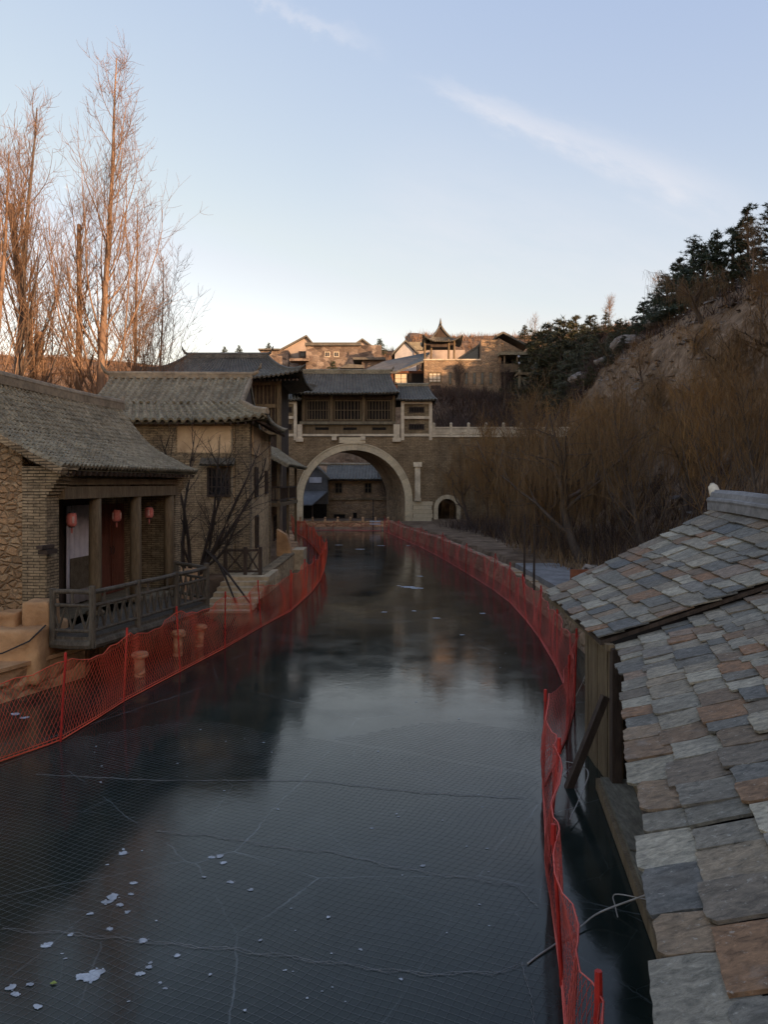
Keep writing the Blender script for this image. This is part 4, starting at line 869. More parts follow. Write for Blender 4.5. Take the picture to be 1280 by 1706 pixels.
mb = MB(); bx(mb, 497, 510, 585, 640, YH + 2, 8); bx(mb, 482, 497, 600, 640, YH + 3, 7); part('side_block', mb, 'stone_hill', a)
mb = MB(); bx(mb, 508, 602, 572.6, 575.4, YH - .5, 11); bx(mb, 508, 602, 570.4, 572.4, YH, 10); part('parapet', mb, 'tile_dark', a)
mb = MB(); bx(mb, 482, 514, 597, 601, YH - 1.2, 3); part('balcony', mb, 'stone_hill', a)
for x in (541, 556): window(a, WX(x, YH), WX(x + 9, YH), YH, WZ(595, YH), WZ(586, YH), 'stone_pale', 'glass', (2, 1), .12)
window(a, WX(500, YH + 2), WX(508, YH + 2), YH + 2, WZ(595, YH + 2), WZ(586, YH + 2), 'wood_dark', 'glass', (2, 1), .12)
a = thing('hill_house', 'gabled cream house behind the left end of the flat roofed stone house', 'house', (WX(495, 146), 146, WZ(600, 146)))
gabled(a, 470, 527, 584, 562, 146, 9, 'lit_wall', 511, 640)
window(a, WX(474, 146), WX(481, 146), 146, WZ(596, 146), WZ(588, 146), 'wood_dark', 'glass', (2, 1), .12)
a = thing('hill_house', 'gabled cream house with thin chimney like stub right of the flat roofed stone house', 'house', (WX(605, 148), 148, WZ(600, 148)))
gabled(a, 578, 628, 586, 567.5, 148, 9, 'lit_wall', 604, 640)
mb = MB(); bx(mb, 594, 612, 582, 586, 147.6, .3); part('window_band', mb, 'wood_dark', a)
a = thing('hill_house', 'low stone wing at the far left of the hilltop group', 'house', (WX(447, 142), 142, WZ(610, 142)))
mb = MB(); bx(mb, 434, 480, 583, 640, 142, 8); part('wall', mb, 'stone_hill', a)
mb = MB(); bx(mb, 430, 466, 580.5, 583, 141.4, 9); part('roof', mb, 'tile_dark', a)
a = thing('hill_house', 'squat flat roofed stone house in front of the cream gables', 'house', (WX(612, 132), 132, WZ(610, 132)))
mb = MB(); bx(mb, 603, 640, 600, 640, 132, 6); part('wall', mb, 'stone_hill', a)
mb = MB(); bx(mb, 588, 643, 595, 599, 131, 8); part('roof', mb, 'tile_dark', a)
mb = MB(); bx(mb, 570, 606, 612.5, 640, 130, 5); part('shed_wall', mb, 'grey_wall', a)
mb = MB(); mb.prism([(WX(566, 129), 129, WZ(613, 129)), (WX(606, 129), 129, WZ(613, 129)), (WX(606, 129), 129, WZ(608, 129)), (WX(580, 129), 129, WZ(606, 129))], (0, 6, 0)); part('shed_roof', mb, 'tile_dark', a)
a = thing('hill_house', 'white gabled house behind the long sloping grey roof', 'house', (WX(675, 142), 142, WZ(600, 142)))
gabled(a, 658, 694, 590, 570, 142, 7, 'white_wall', 676, 640)
mb = MB(); mb.prism([(WX(676, 142), 142.2, WZ(569.5, 142)), (WX(706, 142), 142.2, WZ(569, 142)), (WX(712, 142), 141.5, WZ(584, 142)), (WX(692, 142), 141.5, WZ(584, 142))], (0, 4, .1)); part('side_roof', mb, 'tile', a)
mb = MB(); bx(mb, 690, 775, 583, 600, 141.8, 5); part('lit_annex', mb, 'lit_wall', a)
a = thing('hill_house', 'reddish timber house with long grey roof and cream paper window', 'house', (WX(665, 124), 124, WZ(640, 124)))
mb = MB(); bx(mb, 650, 707, 618, 660, 124, 7); part('wall', mb, 'wood_orange', a)
mb = MB(); bx(mb, 681, 706, 622, 650, 123.6, .4); part('opening', mb, 'black', a)  # black panel painted as the shade of an open front
mb = MB(); p = [W(600, 623, 123), W(660, 622, 122), W(706, 604, 122), W(716, 590, 130), W(640, 605, 130)]; mb.prism([p[0], p[1], p[2], p[3], p[4]], (0, 0, .35)); part('roof', mb, 'tile_dark', a)
window(a, WX(657.5, 123.5), WX(680.5, 123.5), 123.9, WZ(640, 123.5), WZ(621, 123.5), 'wood_dark', 'paper', (2, 2), .14)
YB = 122
a = thing('stone_lodge', 'large brown stone lodge with a row of narrow windows', 'lodge', (WX(770, YB), YB, WZ(670, YB)))
mb = MB(); mb.prism([W(707, 700, YB), W(836, 700, YB), W(836, 566, YB), W(802, 566, YB), W(802, 599, YB), W(707, 599, YB)], (0, 10, 0)); part('wall', mb, 'stone_brown', a)
mb = MB(); bx(mb, 706, 802, 598, 600.2, YB - .15, 10.3); part('coping', mb, 'stone_pale', a)
mb = MB(); mb.prism([W(822, 569, YB + 1), W(832, 563.5, YB + 1), W(872, 585, YB + 1), W(836, 585, YB + 1)], (0, 8, 0)); part('upper_gable', mb, 'stone_brown', a)
mb = MB(); mb.beam(W(832, 562.5, YB + 5), W(873, 584, YB + 5), 9, .3); mb.beam(W(821, 568, YB + 5), W(832, 562.5, YB + 5), 9, .3); part('gable_roof', mb, 'tile_dark', a)
mb = MB(); mb.prism([W(766, 598, YB + 2), W(802, 598, YB + 2), W(802, 575, YB + 2)], (0, 6, 0)); part('glazed_slope', mb, 'glass', a)
mb = MB(); mb.beam(W(764, 598, YB + 2), W(803, 573, YB + 2), .4, .3); part('slope_beam', mb, 'tile_dark', a)
window(a, WX(714, YB), WX(736, YB), YB, WZ(638, YB), WZ(620, YB), 'wood', 'paper', (3, 3), .2, label='wide timber window with pale paper panes')
mb = MB(); bx(mb, 719, 735, 642, 648, YB - .06, .1); part('vent_panel', mb, 'wood_dark', a)
for x, w in ((748, 5), (762, 4), (774.5, 6), (788, 6), (801, 6), (815, 6)): window(a, WX(x, YB), WX(x + w, YB), YB, WZ(641, YB), WZ(620, YB), 'wood', 'glass', (1, 2), .09)
mb = MB()
for x, y in ((747, 674), (752, 674)): bx(mb, x, x + 2, y, y + 5, YB - 3, .2)
# roofed pavilion on top
YP = 124
pv = thing('roof_pavilion', 'dark open pavilion with upswept eaves on the lodge roof', 'pavilion', (WX(737, YP), YP + 2, WZ(598, YP)))
x0, x1 = WX(712, YP), WX(760, YP); zb, ze, zr = WZ(598, YP), WZ(570, YP), WZ(543, YP); ym = YP + 2.5
for x in (WX(708, YP), WX(719, YP), WX(748, YP), WX(757, YP)):
    mb = MB(); mb.tube([(x, YP + (0 if x < x1 - 4 or x > x1 - 2 else 1), zb - .2), (x, YP, ze + .4)], .17, 8); part('column', mb, 'wood', pv)
mb = MB(); bx(mb, 707, 760, 571, 575, YP - .1, 4.6); bx(mb, 718, 750, 575, 578, YP - .1, .3); part('beam', mb, 'wood_dark', pv)
rf = MB(); e0, e1 = WX(704, YP), WX(771, YP); r0, r1 = WX(728, YP), WX(746, YP); zm = WZ(561, YP)
for (p, q, s_, t_) in (((e0, YP - 1, ze), (e1, YP - 1, ze), (r0 - .4, ym - 1, zm + .3), (r1 + .4, ym - 1, zm + .3)), ((e1, YP - 1, ze), (e1, YP + 6, ze), (r1 + .4, ym - 1, zm + .3), (r1 + .4, ym + 1, zm + .3)), ((e1, YP + 6, ze), (e0, YP + 6, ze), (r1 + .4, ym + 1, zm + .3), (r0 - .4, ym + 1, zm + .3)), ((e0, YP + 6, ze), (e0, YP - 1, ze), (r0 - .4, ym + 1, zm + .3), (r0 - .4, ym - 1, zm + .3))):
    tiles(rf, p, q, s_, t_, .4, .5, .09, .25, .2, 1.05, 1.05, 4)
xm = WX(735, YP)
tiles(rf, (r0 - .9, ym - 1.4, zm + .1), (r0 - .9, ym + 2, zm + .1), (xm, ym - 1.4, zr + .6), (xm, ym + 2, zr + .6), .4, .5, .09, .3, .15, res=4)
tiles(rf, (r1 + .9, ym + 2, zm + .1), (r1 + .9, ym - 1.4, zm + .1), (xm, ym + 2, zr + .6), (xm, ym - 1.4, zr + .6), .4, .5, .09, .3, .15, res=4)
roof = part('roof', rf, 'tile_dark', pv)
mb = MB(); mb.prism([(r0 - .3, ym - 1.2, zm + .2), (r1 + .3, ym - 1.2, zm + .2), (xm, ym - 1.2, zr)], (0, 2.6, 0)); part('gable', mb, 'wood_dark', roof)  # darker wood stands in for shade on this gable
mb = MB(); mb.tube([(xm, ym - 1.5, zr + .5), (xm, ym - 1.5, zr + .9), (xm, ym - 1.5, zr + 1.5)], [.25, .16, .03], 6); mb.tube([(xm, ym - 1.5, zr + .6), (xm, ym + 2, zr + .6)], .2, 6); part('finial', mb, 'tile_dark', roof)
# timber loggia and stair
lg = thing('timber_loggia', 'dark open timber loggia with flat green grey roof right of the lodge', 'loggia', (WX(862, YB), YB, WZ(650, YB)))
mb = MB(); bx(mb, 833, 894, 585.5, 591, YB - 2, 8); part('roof', mb, 'tile', lg)
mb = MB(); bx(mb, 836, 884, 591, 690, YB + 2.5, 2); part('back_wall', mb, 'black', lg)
for x in (840, 861, 880):
    mb = MB(); bx(mb, x, x + 2.5, 591, 650, YB - 1.5, .3); part('post', mb, 'wood', lg)
mb = MB(); bx(mb, 836, 886, 606, 618, YB - 1.6, .2); bx(mb, 836, 886, 618, 620, YB - 1.6, 4); part('parapet', mb, 'wood', lg)
for i, (x, y) in enumerate(((865, 594), (866, 605))):
    l = thing('globe_lamp', ['upper white globe lamp under the loggia roof', 'lower white globe lamp at the loggia parapet'][i], 'lamp', W(x, y, YB - 2), 0, 'globe lamps on the loggia')
    mb = MB(); mb.lathe((0, 0, -.18), [(.04, 0), (.15, .06), (.19, .18), (.15, .3), (.04, .36)], 10); part('globe', mb, 'white_board', l, False, True)
    mb = MB(); mb.tube([(0, 0, .17), (0, 0, .5)], .03, 5); part('stem', mb, 'metal_dark', l, False)
st = thing('timber_stair', 'grey timber stair tower climbing the slope under the loggia', 'stair', (WX(880, 112), 112, WZ(700, 112)))
for x in (866, 893):
    mb = MB(); mb.beam(W(x, 720, 112), W(x, 616, 112), .35, .35); part('post', mb, 'wood_grey', st)
mb = MB(); mb.box(WX(862, 112), WX(898, 112), 111.5, 114, WZ(625, 112), WZ(621, 112)); part('landing', mb, 'wood', st)
mb = MB(); mb.beam(W(871, 630, 112), W(885, 685, 112), .25, .25); mb.beam(W(876, 630, 112.8), W(890, 685, 112.8), .25, .25)
for k in range(14): mb.beam(W(871 + k, 632 + k * 3.9, 112), W(876 + k, 632 + k * 3.9, 112.8), .2, .08)
part('flight', mb, 'wood_grey', st)
mb = MB(); mb.beam(W(868, 628, 112), W(892, 648, 112), .15, .15); mb.beam(W(868, 648, 112.1), W(892, 628, 112.1), .15, .15); part('brace', mb, 'wood_grey', st)

# ------------------------------------------------------------------ slate roofed boathouse (right foreground)
def slate_roof(mb, e0, e1, r0, r1, courses, wmin, wmax, seed, near_big=1.0, thick=.022):
    """individual rough slates in overlapping courses; u along the eave, v up the slope"""
    e0, e1, r0, r1 = map(Vector, (e0, e1, r0, r1)); rnd = random.Random(seed)
    def P(u, v): return (e0 * (1 - u) + e1 * u) * (1 - v) + (r0 * (1 - u) + r1 * u) * v
    L = (e1 - e0).length
    nrm = (e1 - e0).cross(r0 - e0).normalized()
    if nrm.z < 0: nrm = -nrm
    vs = [0.0]
    for c in range(courses): vs.append(vs[-1] + rnd.uniform(.68, 1.32))
    vs = [v / vs[-1] for v in vs]; S = ((r0 - e0).length)
    for c in range(courses):
        u = -rnd.uniform(0, .02)
        while u < 1:
            w = rnd.uniform(wmin, wmax) * (1 + (near_big - 1) * max(0, u)) / L; ub = u + w
            if 1 - ub < wmin * .5 / L: ub = 1.0 + rnd.uniform(0, .01)
            g_ = rnd.uniform(.003, .012) / L
            v0 = vs[c] - rnd.uniform(.01, .11) / S; v1 = vs[c + 1] + .07 / S
            lo = rnd.uniform(.020, .055); hi_ = rnd.uniform(-.008, .004); tw = rnd.uniform(-.012, .012)
            sk = rnd.uniform(-.03, .03) / L; sk2 = rnd.uniform(-.03, .03) / L
            k = 7; top = []; 
            for i in range(k + 1):            # ragged lower edge
                t = i / k; cut = rnd.uniform(0, .014) / S
                if i in (0, k): cut += rnd.choice((0, 0, .02, .05)) / S
                top.append((u + g_ + (ub - u - 2 * g_) * t, v0 + cut, lo + tw * (t - .5)))
            mid = .5 * (v0 + v1)
            top.append((ub - g_ + sk, mid, (lo + hi_) / 2 + tw * .5)); top.append((ub - g_ + sk2, v1, hi_))
            top.append((u + g_ + sk2, v1, hi_)); top.append((u + g_ + sk, mid, (lo + hi_) / 2 - tw * .5))
            n = len(top); up = [P(a, b) + nrm * (h + thick) for a, b, h in top]; dn = [P(a, b) + nrm * h for a, b, h in top]
            mb.add(up + dn, [tuple(range(n)), tuple(range(2 * n - 1, n - 1, -1))] + [(n + i, n + (i + 1) % n, (i + 1) % n, i) for i in range(n)])
            u = ub
    return mb
def slab(mb, e0, e1, r0, r1, th):
    e0, e1, r0, r1 = map(Vector, (e0, e1, r0, r1)); d = Vector((0, 0, -th))
    return mb.add([e0, e1, r1, r0, e0 + d, e1 + d, r1 + d, r0 + d], [(0, 1, 2, 3), (7, 6, 5, 4), (0, 4, 5, 1), (1, 5, 6, 2), (2, 6, 7, 3), (3, 7, 4, 0)])
# upper roof: far eave corner, near eave corner, ridge ends
AC2 = Vector((3.42, 16.25, 2.32)); AC1 = Vector((3.20, 11.5, 2.30)); AR2 = Vector((6.95, 16.0, 4.10)); AR1 = Vector((6.95, 11.0, 3.72))
bh = thing('boathouse', 'timber boathouse with steep mixed slate roof and plaster ridge at the bank', 'boathouse', (4.8, 13.5, 0))
mb = MB(); slate_roof(mb, AC2, AC1, AR2, AR1, 12, .26, .62, 3); roof = part('roof', mb, 'slate', bh)
mb = MB(); dz = Vector((0, 0, -.03)); slab(mb, AC2 + dz, AC1 + dz, AR2 + dz, AR1 + dz, .06); part('roof_boards', mb, 'wood_dark', roof)
mb = MB(); pr = [Vector((6.95, 16.25, 4.12)), Vector((6.95, 15.2, 4.10)), Vector((6.98, 13.5, 4.02)), Vector((7.02, 11.0, 3.78))]
for a_, b_ in zip(pr, pr[1:]): mb.beam(a_ + Vector((0, 0, .05)), b_ + Vector((0, 0, .05)), .42, .24)
mb.tube([p + Vector((0, 0, .19)) for p in pr], .16, 10); mb.tube([p + Vector((-.17, 0, .13)) for p in pr], .06, 8)
part('ridge', mb, 'ridge_cap', roof)
mb = MB(); q = pr[0]; mb.tube([q + Vector((0, -.1, .2)), q + Vector((0, .12, .27)), q + Vector((0, .22, .4)), q + Vector((0, .25, .47))], [.14, .12, .1, .05], 8); part('finial', mb, 'stone_pale', roof, smooth=True)
mb = MB(); 
for k in range(10): mb.box(3.44 + .006 * (k % 3), 3.52, 11.45 + k * .19, 11.45 + k * .19 + .178, -.1, 2.2)
mb.box(3.525, 3.62, 11.6, 13.35, -.1, 2.2); mb.box(4.7, 4.8, 13.4, 16, -.1, 2.6); mb.box(4.8, 7.2, 15.9, 16, .2, 2.2); mb.box(3.62, 7.2, 11.66, 11.74, -.1, 2.2); mb.box(3.62, 4.8, 13.26, 13.34, -.1, 2.3); part('wall', mb, 'wood', bh)
mb = MB(); mb.beam((3.3, 11.35, 2.2), (3.45, 16.2, 2.22), .12, .1); part('fascia', mb, 'wood', bh)
mb = MB(); mb.beam((3.3, 11.5, 2.2), (6.9, 11.2, 3.62), .07, .07); part('verge_gap_shade', mb, 'black', bh)  # black strip painted as the shaded gap under the overhanging slates
mb = MB(); mb.box(3.3, 3.44, 11.25, 11.4, .1, 2.2); part('corner_post', mb, 'wood_dark', bh)
mb = MB(); mb.box(4.15, 4.29, 15.75, 15.89, -.2, 2.6); part('corner_post', mb, 'wood_dark', bh)
mb = MB(); mb.beam((3.5, 11.5, 2.16), (4.2, 15.8, 2.45), .12, .14); part('eave_beam', mb, 'wood', bh)
# lower roof towards the camera
BE1 = Vector((3.52, 11.62, 2.2)); BE2 = Vector((.98, 2.35, 2.2)); up_ = Vector((.965, -.263, .40)) * 5.2
sb = thing('lower_boathouse', 'nearer slate roofed boathouse wing with plank walkway over the ice', 'boathouse', (3, 7, 0))
mb = MB(); slate_roof(mb, BE1, BE2, BE1 + up_, BE2 + up_, 17, .24, .50, 12, 1.3); roof = part('roof', mb, 'slate', sb)
mb = MB(); slab(mb, BE1 + dz, BE2 + dz, BE1 + up_ + dz, BE2 + up_ + dz, .07); part('roof_boards', mb, 'wood_dark', roof)
e_ = (BE2 - BE1).normalized(); n_ = Vector((.965, -.263, 0))
W1 = BE1 + n_ * .12 + Vector((0, 0, -2.2)); W2 = Vector((2.08, 2.35, 0))
mb = MB(); nb = 34
for i in range(nb):
    p, q = W1.lerp(W2, i / nb), W1.lerp(W2, (i + .96) / nb); o_ = n_ * (.004 * (i % 3))
    mb.add([p + o_ + Vector((0, 0, .2)), q + o_ + Vector((0, 0, .2)), q + o_ + Vector((0, 0, 2.16)), p + o_ + Vector((0, 0, 2.16)), p + n_ * .08 + Vector((0, 0, .2)), q + n_ * .08 + Vector((0, 0, .2)), q + n_ * .08 + Vector((0, 0, 2.16)), p + n_ * .08 + Vector((0, 0, 2.16))], [(0, 1, 2, 3), (4, 7, 6, 5), (0, 3, 7, 4), (1, 5, 6, 2), (3, 2, 6, 7), (0, 4, 5, 1)])
part('wall', mb, 'wood', sb)
mb = MB()
for i in range(9): p = W1.lerp(W2, .03 + i * .012); mb.box(p.x - .03, p.x + .0, p.y - .03, p.y + .03, 1.0, 2.1)
mb.beam(W1.lerp(W2, .01) + Vector((-.04, 0, 1.5)), W1.lerp(W2, .13) + Vector((-.04, 0, 1.5)), .05, .05); part('lattice', mb, 'wood_dark', sb)
mb = MB()
for t_ in (0, .33, .66, .97):
    p = W1.lerp(W2, t_) - n_ * .08; mb.box(p.x - .07, p.x + .07, p.y - .07, p.y + .07, -.2, 2.12)
part('frame_posts', mb, 'wood_dark', sb)
mb = MB(); mb.beam(BE1 + Vector((.06, -.1, -.12)), BE2 + Vector((.06, 0, -.12)), .1, .1); part('fascia', mb, 'wood', sb)
mb = MB(); wd = .42
for i in range(12):
    p, q = W1.lerp(W2, i / 12 + .02), W1.lerp(W2, (i + .97) / 12 + .02); z = .27 + .008 * (i % 3)
    a_, b_ = p - n_ * (wd * (1 - i / 14)), q - n_ * (wd * (1 - (i + 1) / 14))
    mb.add([p + Vector((0, 0, z)), q + Vector((0, 0, z)), b_ + Vector((0, 0, z)), a_ + Vector((0, 0, z)), p + Vector((0, 0, z - .07)), q + Vector((0, 0, z - .07)), b_ + Vector((0, 0, z - .07)), a_ + Vector((0, 0, z - .07))], [(0, 3, 2, 1), (4, 5, 6, 7), (0, 1, 5, 4), (2, 3, 7, 6), (1, 2, 6, 5), (3, 0, 4, 7)])
part('walkway', mb, 'wood_plank', sb)
mb = MB(); mb.beam(W1 - n_ * wd + Vector((0, 0, .1)), W2 - n_ * .08 + Vector((0, 0, .1)), .1, .16)
for t_ in (.05, .4, .75): p = W1.lerp(W2, t_) - n_ * (.36 * (1 - t_)); mb.box(p.x - .08, p.x + .08, p.y - .08, p.y + .08, -.3, .19)
part('walkway_beam', mb, 'wood', sb)
mb = MB(); mb.beam((3.38, 11.9, 1.35), (2.78, 11.8, -.05), .11, .11); part('brace', mb, 'wood_dark', sb)
rp = MB()
def rope(pts, r, lab):
    P = [Vector(p) for p in pts]; P = [P[0] * 2 - P[1]] + P + [P[-1] * 2 - P[-2]]; pts = []
    for a, b, c, d in zip(P, P[1:], P[2:], P[3:]):
        for k in range(6):
            u = k / 6; pts.append(.5 * ((2 * b) + (c - a) * u + (2 * a - 5 * b + 4 * c - d) * u * u + (3 * b - a - 3 * c + d) * u ** 3))
    pts.append(P[-2]); mb = MB(); mb.tube(pts, r, 5); tag(part('rope', mb, 'rope'), lab, 'rope')
def ice_pt(px, py, z=0.012):
    Y = (EYE - z) * F / (py - HY); return Vector((WX(px, Y), Y, z))
wk = W1.lerp(W2, .37) - n_ * .28
rope([wk + Vector((.45, -.05, .31)), wk + Vector((.1, 0, .32)), wk + Vector((-.02, 0, .25)), ice_pt(1000, 1520, .09), ice_pt(960, 1550, .03), ice_pt(900, 1590), ice_pt(880, 1605)], .009, 'pale rope tied to the walkway and lying out across the dark ice')
rope([wk + Vector((0, 0, .2)), ice_pt(1026, 1490, .12), ice_pt(1026, 1510, .06), ice_pt(1030, 1528)], .006, 'short loose rope end hanging from the walkway knot')
rope([ice_pt(940, 1268, .12), ice_pt(958, 1272, .18), ice_pt(980, 1284, .3), ice_pt(975, 1310, .2), ice_pt(950, 1365, .08)], .008, 'pale rope looped from the net fence to the walkway corner')
rope([ice_pt(960, 1160, .5), ice_pt(975, 1130, .9), ice_pt(985, 1112, 1.0), ice_pt(972, 1135, .7), ice_pt(985, 1150, .45)], .007, 'tangled pale cord on the boathouse wall')

# ------------------------------------------------------------------ net fences
def tubes_np(name, paths, n, m, parent=None):
    """many thin tubes in one mesh: paths = list of (pts (k,3), radius array)"""
    Vs, Fs, o = [], [], 0
    ang = np.arange(n) * 2 * np.pi / n
    for pts, rad in paths:
        pts = np.asarray(pts, float); k = len(pts); rad = np.broadcast_to(np.asarray(rad, float), (k,))
        d = np.gradient(pts, axis=0); d /= np.linalg.norm(d, axis=1)[:, None] + 1e-9
        ref = np.where(np.abs(d[:, 2:3]) < .9, np.array([[0, 0, 1.]]), np.array([[1., 0, 0]]))
        x = np.cross(d, ref); x /= np.linalg.norm(x, axis=1)[:, None] + 1e-9; y = np.cross(d, x)
        V = pts[:, None, :] + (x[:, None, :] * np.cos(ang)[None, :, None] + y[:, None, :] * np.sin(ang)[None, :, None]) * rad[:, None, None]
        Vs.append(V.reshape(-1, 3)); i, j = np.meshgrid(np.arange(k - 1), np.arange(n), indexing='ij')
        a = o + i * n + j; b = o + i * n + (j + 1) % n
        Fs.append(np.stack([a, b, b + n, a + n], -1).reshape(-1, 4)); o += k * n
    me = make_mesh(name, np.concatenate(Vs), np.concatenate(Fs), MT[m], n > 4)
    return me
def net_fence(label, pts, posts_t, H, net_m, cell, strand, sag, seed, lean=.12, bunch=None):
    """pts: plan polyline; posts_t: arc positions of posts (indices into pts); net sags between posts"""
    rnd = random.Random(seed); P = np.array(pts, float); seg = np.linalg.norm(np.diff(P, axis=0), axis=1); S = np.concatenate([[0], np.cumsum(seg)]); L = S[-1]
    ps = np.array([S[i] for i in posts_t])
    hv = [H * rnd.uniform(.93, 1.05) for _ in ps]
    t = thing('net_fence', label, 'fence', (P[len(P) // 2][0], P[len(P) // 2][1], 0)); loc = np.array(t.location)
    ln = [(rnd.uniform(-lean, lean), rnd.uniform(-lean, lean)) for _ in ps]
    def at(s): return np.stack([np.interp(s, S, P[:, 0]), np.interp(s, S, P[:, 1])], -1)
    def top(s):
        s = np.asarray(s, float); i = np.clip(np.searchsorted(ps, s) - 1, 0, len(ps) - 2); f = np.clip((s - ps[i]) / (ps[i + 1] - ps[i]), 0, 1)
        h0 = np.array(hv)[i]; h1 = np.array(hv)[i + 1]; return h0 * (1 - f) + h1 * f - sag * 4 * f * (1 - f) * np.minimum(1, (ps[i + 1] - ps[i]) / 3), i, f
    def surf(s, v):
        h, i, f = top(s); xy = at(s); lx = np.array([l[0] for l in ln]); ly = np.array([l[1] for l in ln])
        wob = .09 * np.sin(s * 1.7 + seed) * np.sin(v * 3.1) + .05 * np.sin(s * 4.3 + 2 * v) * v
        x = xy[:, 0] + (lx[i] * (1 - f) + lx[i + 1] * f) * v + wob; y = xy[:, 1] + (ly[i] * (1 - f) + ly[i + 1] * f) * v
        return np.stack([x, y, .02 + v * h * (1 + .02 * np.sin(s * 9))], -1)
    paths = []; run = H * .55; s0 = -run
    while s0 < L + run:
        for sg_ in (1, -1):
            v = np.linspace(0, 1, 8); s = s0 + sg_ * (v - .5) * run + rnd.uniform(-.01, .01) + .02 * np.sin(v * 7 + s0); ok = (s >= 0) & (s <= L)
            if ok.sum() >= 2: paths.append((surf(s[ok], v[ok]) - loc, strand))
        s0 += cell
    me = tubes_np('net', paths, 3, net_m); link('net', me, t)
    s = np.arange(0, L, .25); rp_ = [(surf(s, np.ones_like(s)) - loc, strand * 2.2), (surf(s, np.zeros_like(s)) - loc, strand * 4.0), (surf(s, np.full_like(s, .04)) - loc, strand * 2)]
    link('edge_rope', tubes_np('edge_rope', rp_, 4, net_m), t)
    for k, s_ in enumerate(ps):
        p = at(np.array([s_]))[0] - loc[:2]; mb = MB(); h = hv[k] + .12
        mb.tube([(p[0], p[1], -.02), (p[0] + ln[k][0] * .5, p[1] + ln[k][1] * .5, h * .5), (p[0] + ln[k][0], p[1] + ln[k][1], h - .1)], [.021, .020, .019], 6)
        mb.tube([(p[0] + ln[k][0], p[1] + ln[k][1], h - .16), (p[0] + ln[k][0], p[1] + ln[k][1], h + .02)], [.027, .023], 6); part('post', mb, 'post_red', t, False)
    return t
LF = [(-7.6, 9.6), (-6.33, 12.86), (-5.77, 13.9), (-5.6, 15.2), (-5.48, 16.4), (-4.97, 19), (-4.43, 21.7), (-3.93, 24.9), (-3.35, 28), (-3.2, 30.5), (-3.05, 33), (-3.02, 37), (-3.15, 41), (-3.6, 46), (-4.9, 55), (-6.6, 65), (-8.9, 75.3)]
net_fence('bright red net fence in front of the lantern house and steps', LF, [0, 2, 4, 5, 6, 7, 8, 9, 10, 11, 12, 13, 14, 15, 16], 1.45, 'net_bright', .095, .0038, .22, 3)
RF = [(.8, 3.2), (1.2, 4.74), (1.63, 7.13), (1.94, 9.26), (2.4, 11.75), (3.28, 14.0), (3.86, 15.8), (4.3, 19.4), (4.6, 23), (4.75, 26), (4.85, 30), (4.7, 33.6), (4.2, 40), (3.6, 47), (2.6, 56), (1.2, 66), (.0, 74.6)]
net_fence('faded crimson net fence along the willow bank and boathouse', RF, list(range(17)), 1.45, 'net_dull', .09, .0031, .2, 8)
FF = [(-8.8, 75.8), (-5, 76.2), (-.3, 75.4)]
net_fence('short dull red net fence across the end of the ice before the balustrade', FF, [0, 1, 2], .75, 'net_dull', .09, .0028, .08, 5)

# grey net lying on the ice
paths = []; rnd = random.Random(2)
def warp(x, y): return x + .06 * math.sin(y * 1.3 + x) + .03 * math.sin(y * 3.1 + 2 * x), y + .07 * math.sin(x * 1.1 + .6 * y) + .03 * math.sin(x * 3.7)
cell = .105
for fam in (0, 1):
    for k in range(-70, 190):
        pts = []
        for j in range(0, 90):
            s_ = j * .2 - 3
            if fam == 0: x, y = -9 + k * cell + s_ * .62 - 1, 4 + s_
            else: x, y = -8 + s_ * .9, 4 + k * cell - s_ * .42
            x, y = warp(x, y)
            if 4.6 < y < 14.6 + .5 * math.sin(x * 1.3) and -.58 * y < x < float(np.interp(y, [4.7, 7.1, 9.3, 11.7, 14], [1.2, 1.6, 1.9, 2.4, 3.2])) - .06 and x > float(np.interp(y, [9.6, 12.86, 15], [-7.6, -6.33, -5.6])) + .1:
                pts.append((x, y, .006))
            elif pts: break
        if len(pts) > 2: paths.append((np.array(pts), .00105))
t = thing('ground_net', 'grey twine net spread flat over the near ice', 'net', (-2, 8, 0))
link('netting', tubes_np('netting', [(p - np.array([-2, 8, 0]), r) for p, r in paths], 3, 'net_grey'), t)
paths = []
def seam(pix, amp):
    P = [ice_pt(x, y, .01) for x, y in pix]
    for ph_ in (0, 1.7):
        pts = []
        for a, b in zip(P, P[1:]):
            n = max(3, int((b - a).length / .05))
            for i in range(n):
                q = a.lerp(b, i / n); pts.append((q.x + rnd.uniform(-.012, .012), q.y + amp * math.sin(len(pts) * .55 + ph_) * rnd.uniform(.4, 1.2), .01))
        paths.append((np.array(pts) - np.array([-2, 8, 0]), .0019))
seam([(0, 1548), (130, 1556), (250, 1570), (400, 1583), (560, 1605), (700, 1622), (820, 1620), (880, 1605)], .035)
seam([(260, 1385), (360, 1393), (470, 1412), (560, 1420), (640, 1440), (720, 1455), (800, 1465), (865, 1478), (900, 1515)], .035)
seam([(60, 1290), (260, 1300), (520, 1300), (700, 1320), (880, 1330)], .02)
seam([(870, 1605), (885, 1660), (895, 1740)], .03)
link('seam', tubes_np('seam', paths, 4, 'net_seam'), t)
lf = MB(); p = ice_pt(88, 1638); lf.add([(p.x - .03, p.y, .012), (p.x, p.y - .022, .02), (p.x + .035, p.y + .004, .014), (p.x, p.y + .025, .022), (p.x - .03, p.y, .009), (p.x, p.y - .022, .016), (p.x + .035, p.y + .004, .01), (p.x, p.y + .025, .018)], [(0, 1, 2, 3), (7, 6, 5, 4), (0, 4, 5, 1), (1, 5, 6, 2), (2, 6, 7, 3), (3, 7, 4, 0)])
tag(part('fallen_leaf', lf, 'leaf'), 'single yellow green leaf on the near ice', 'leaf')

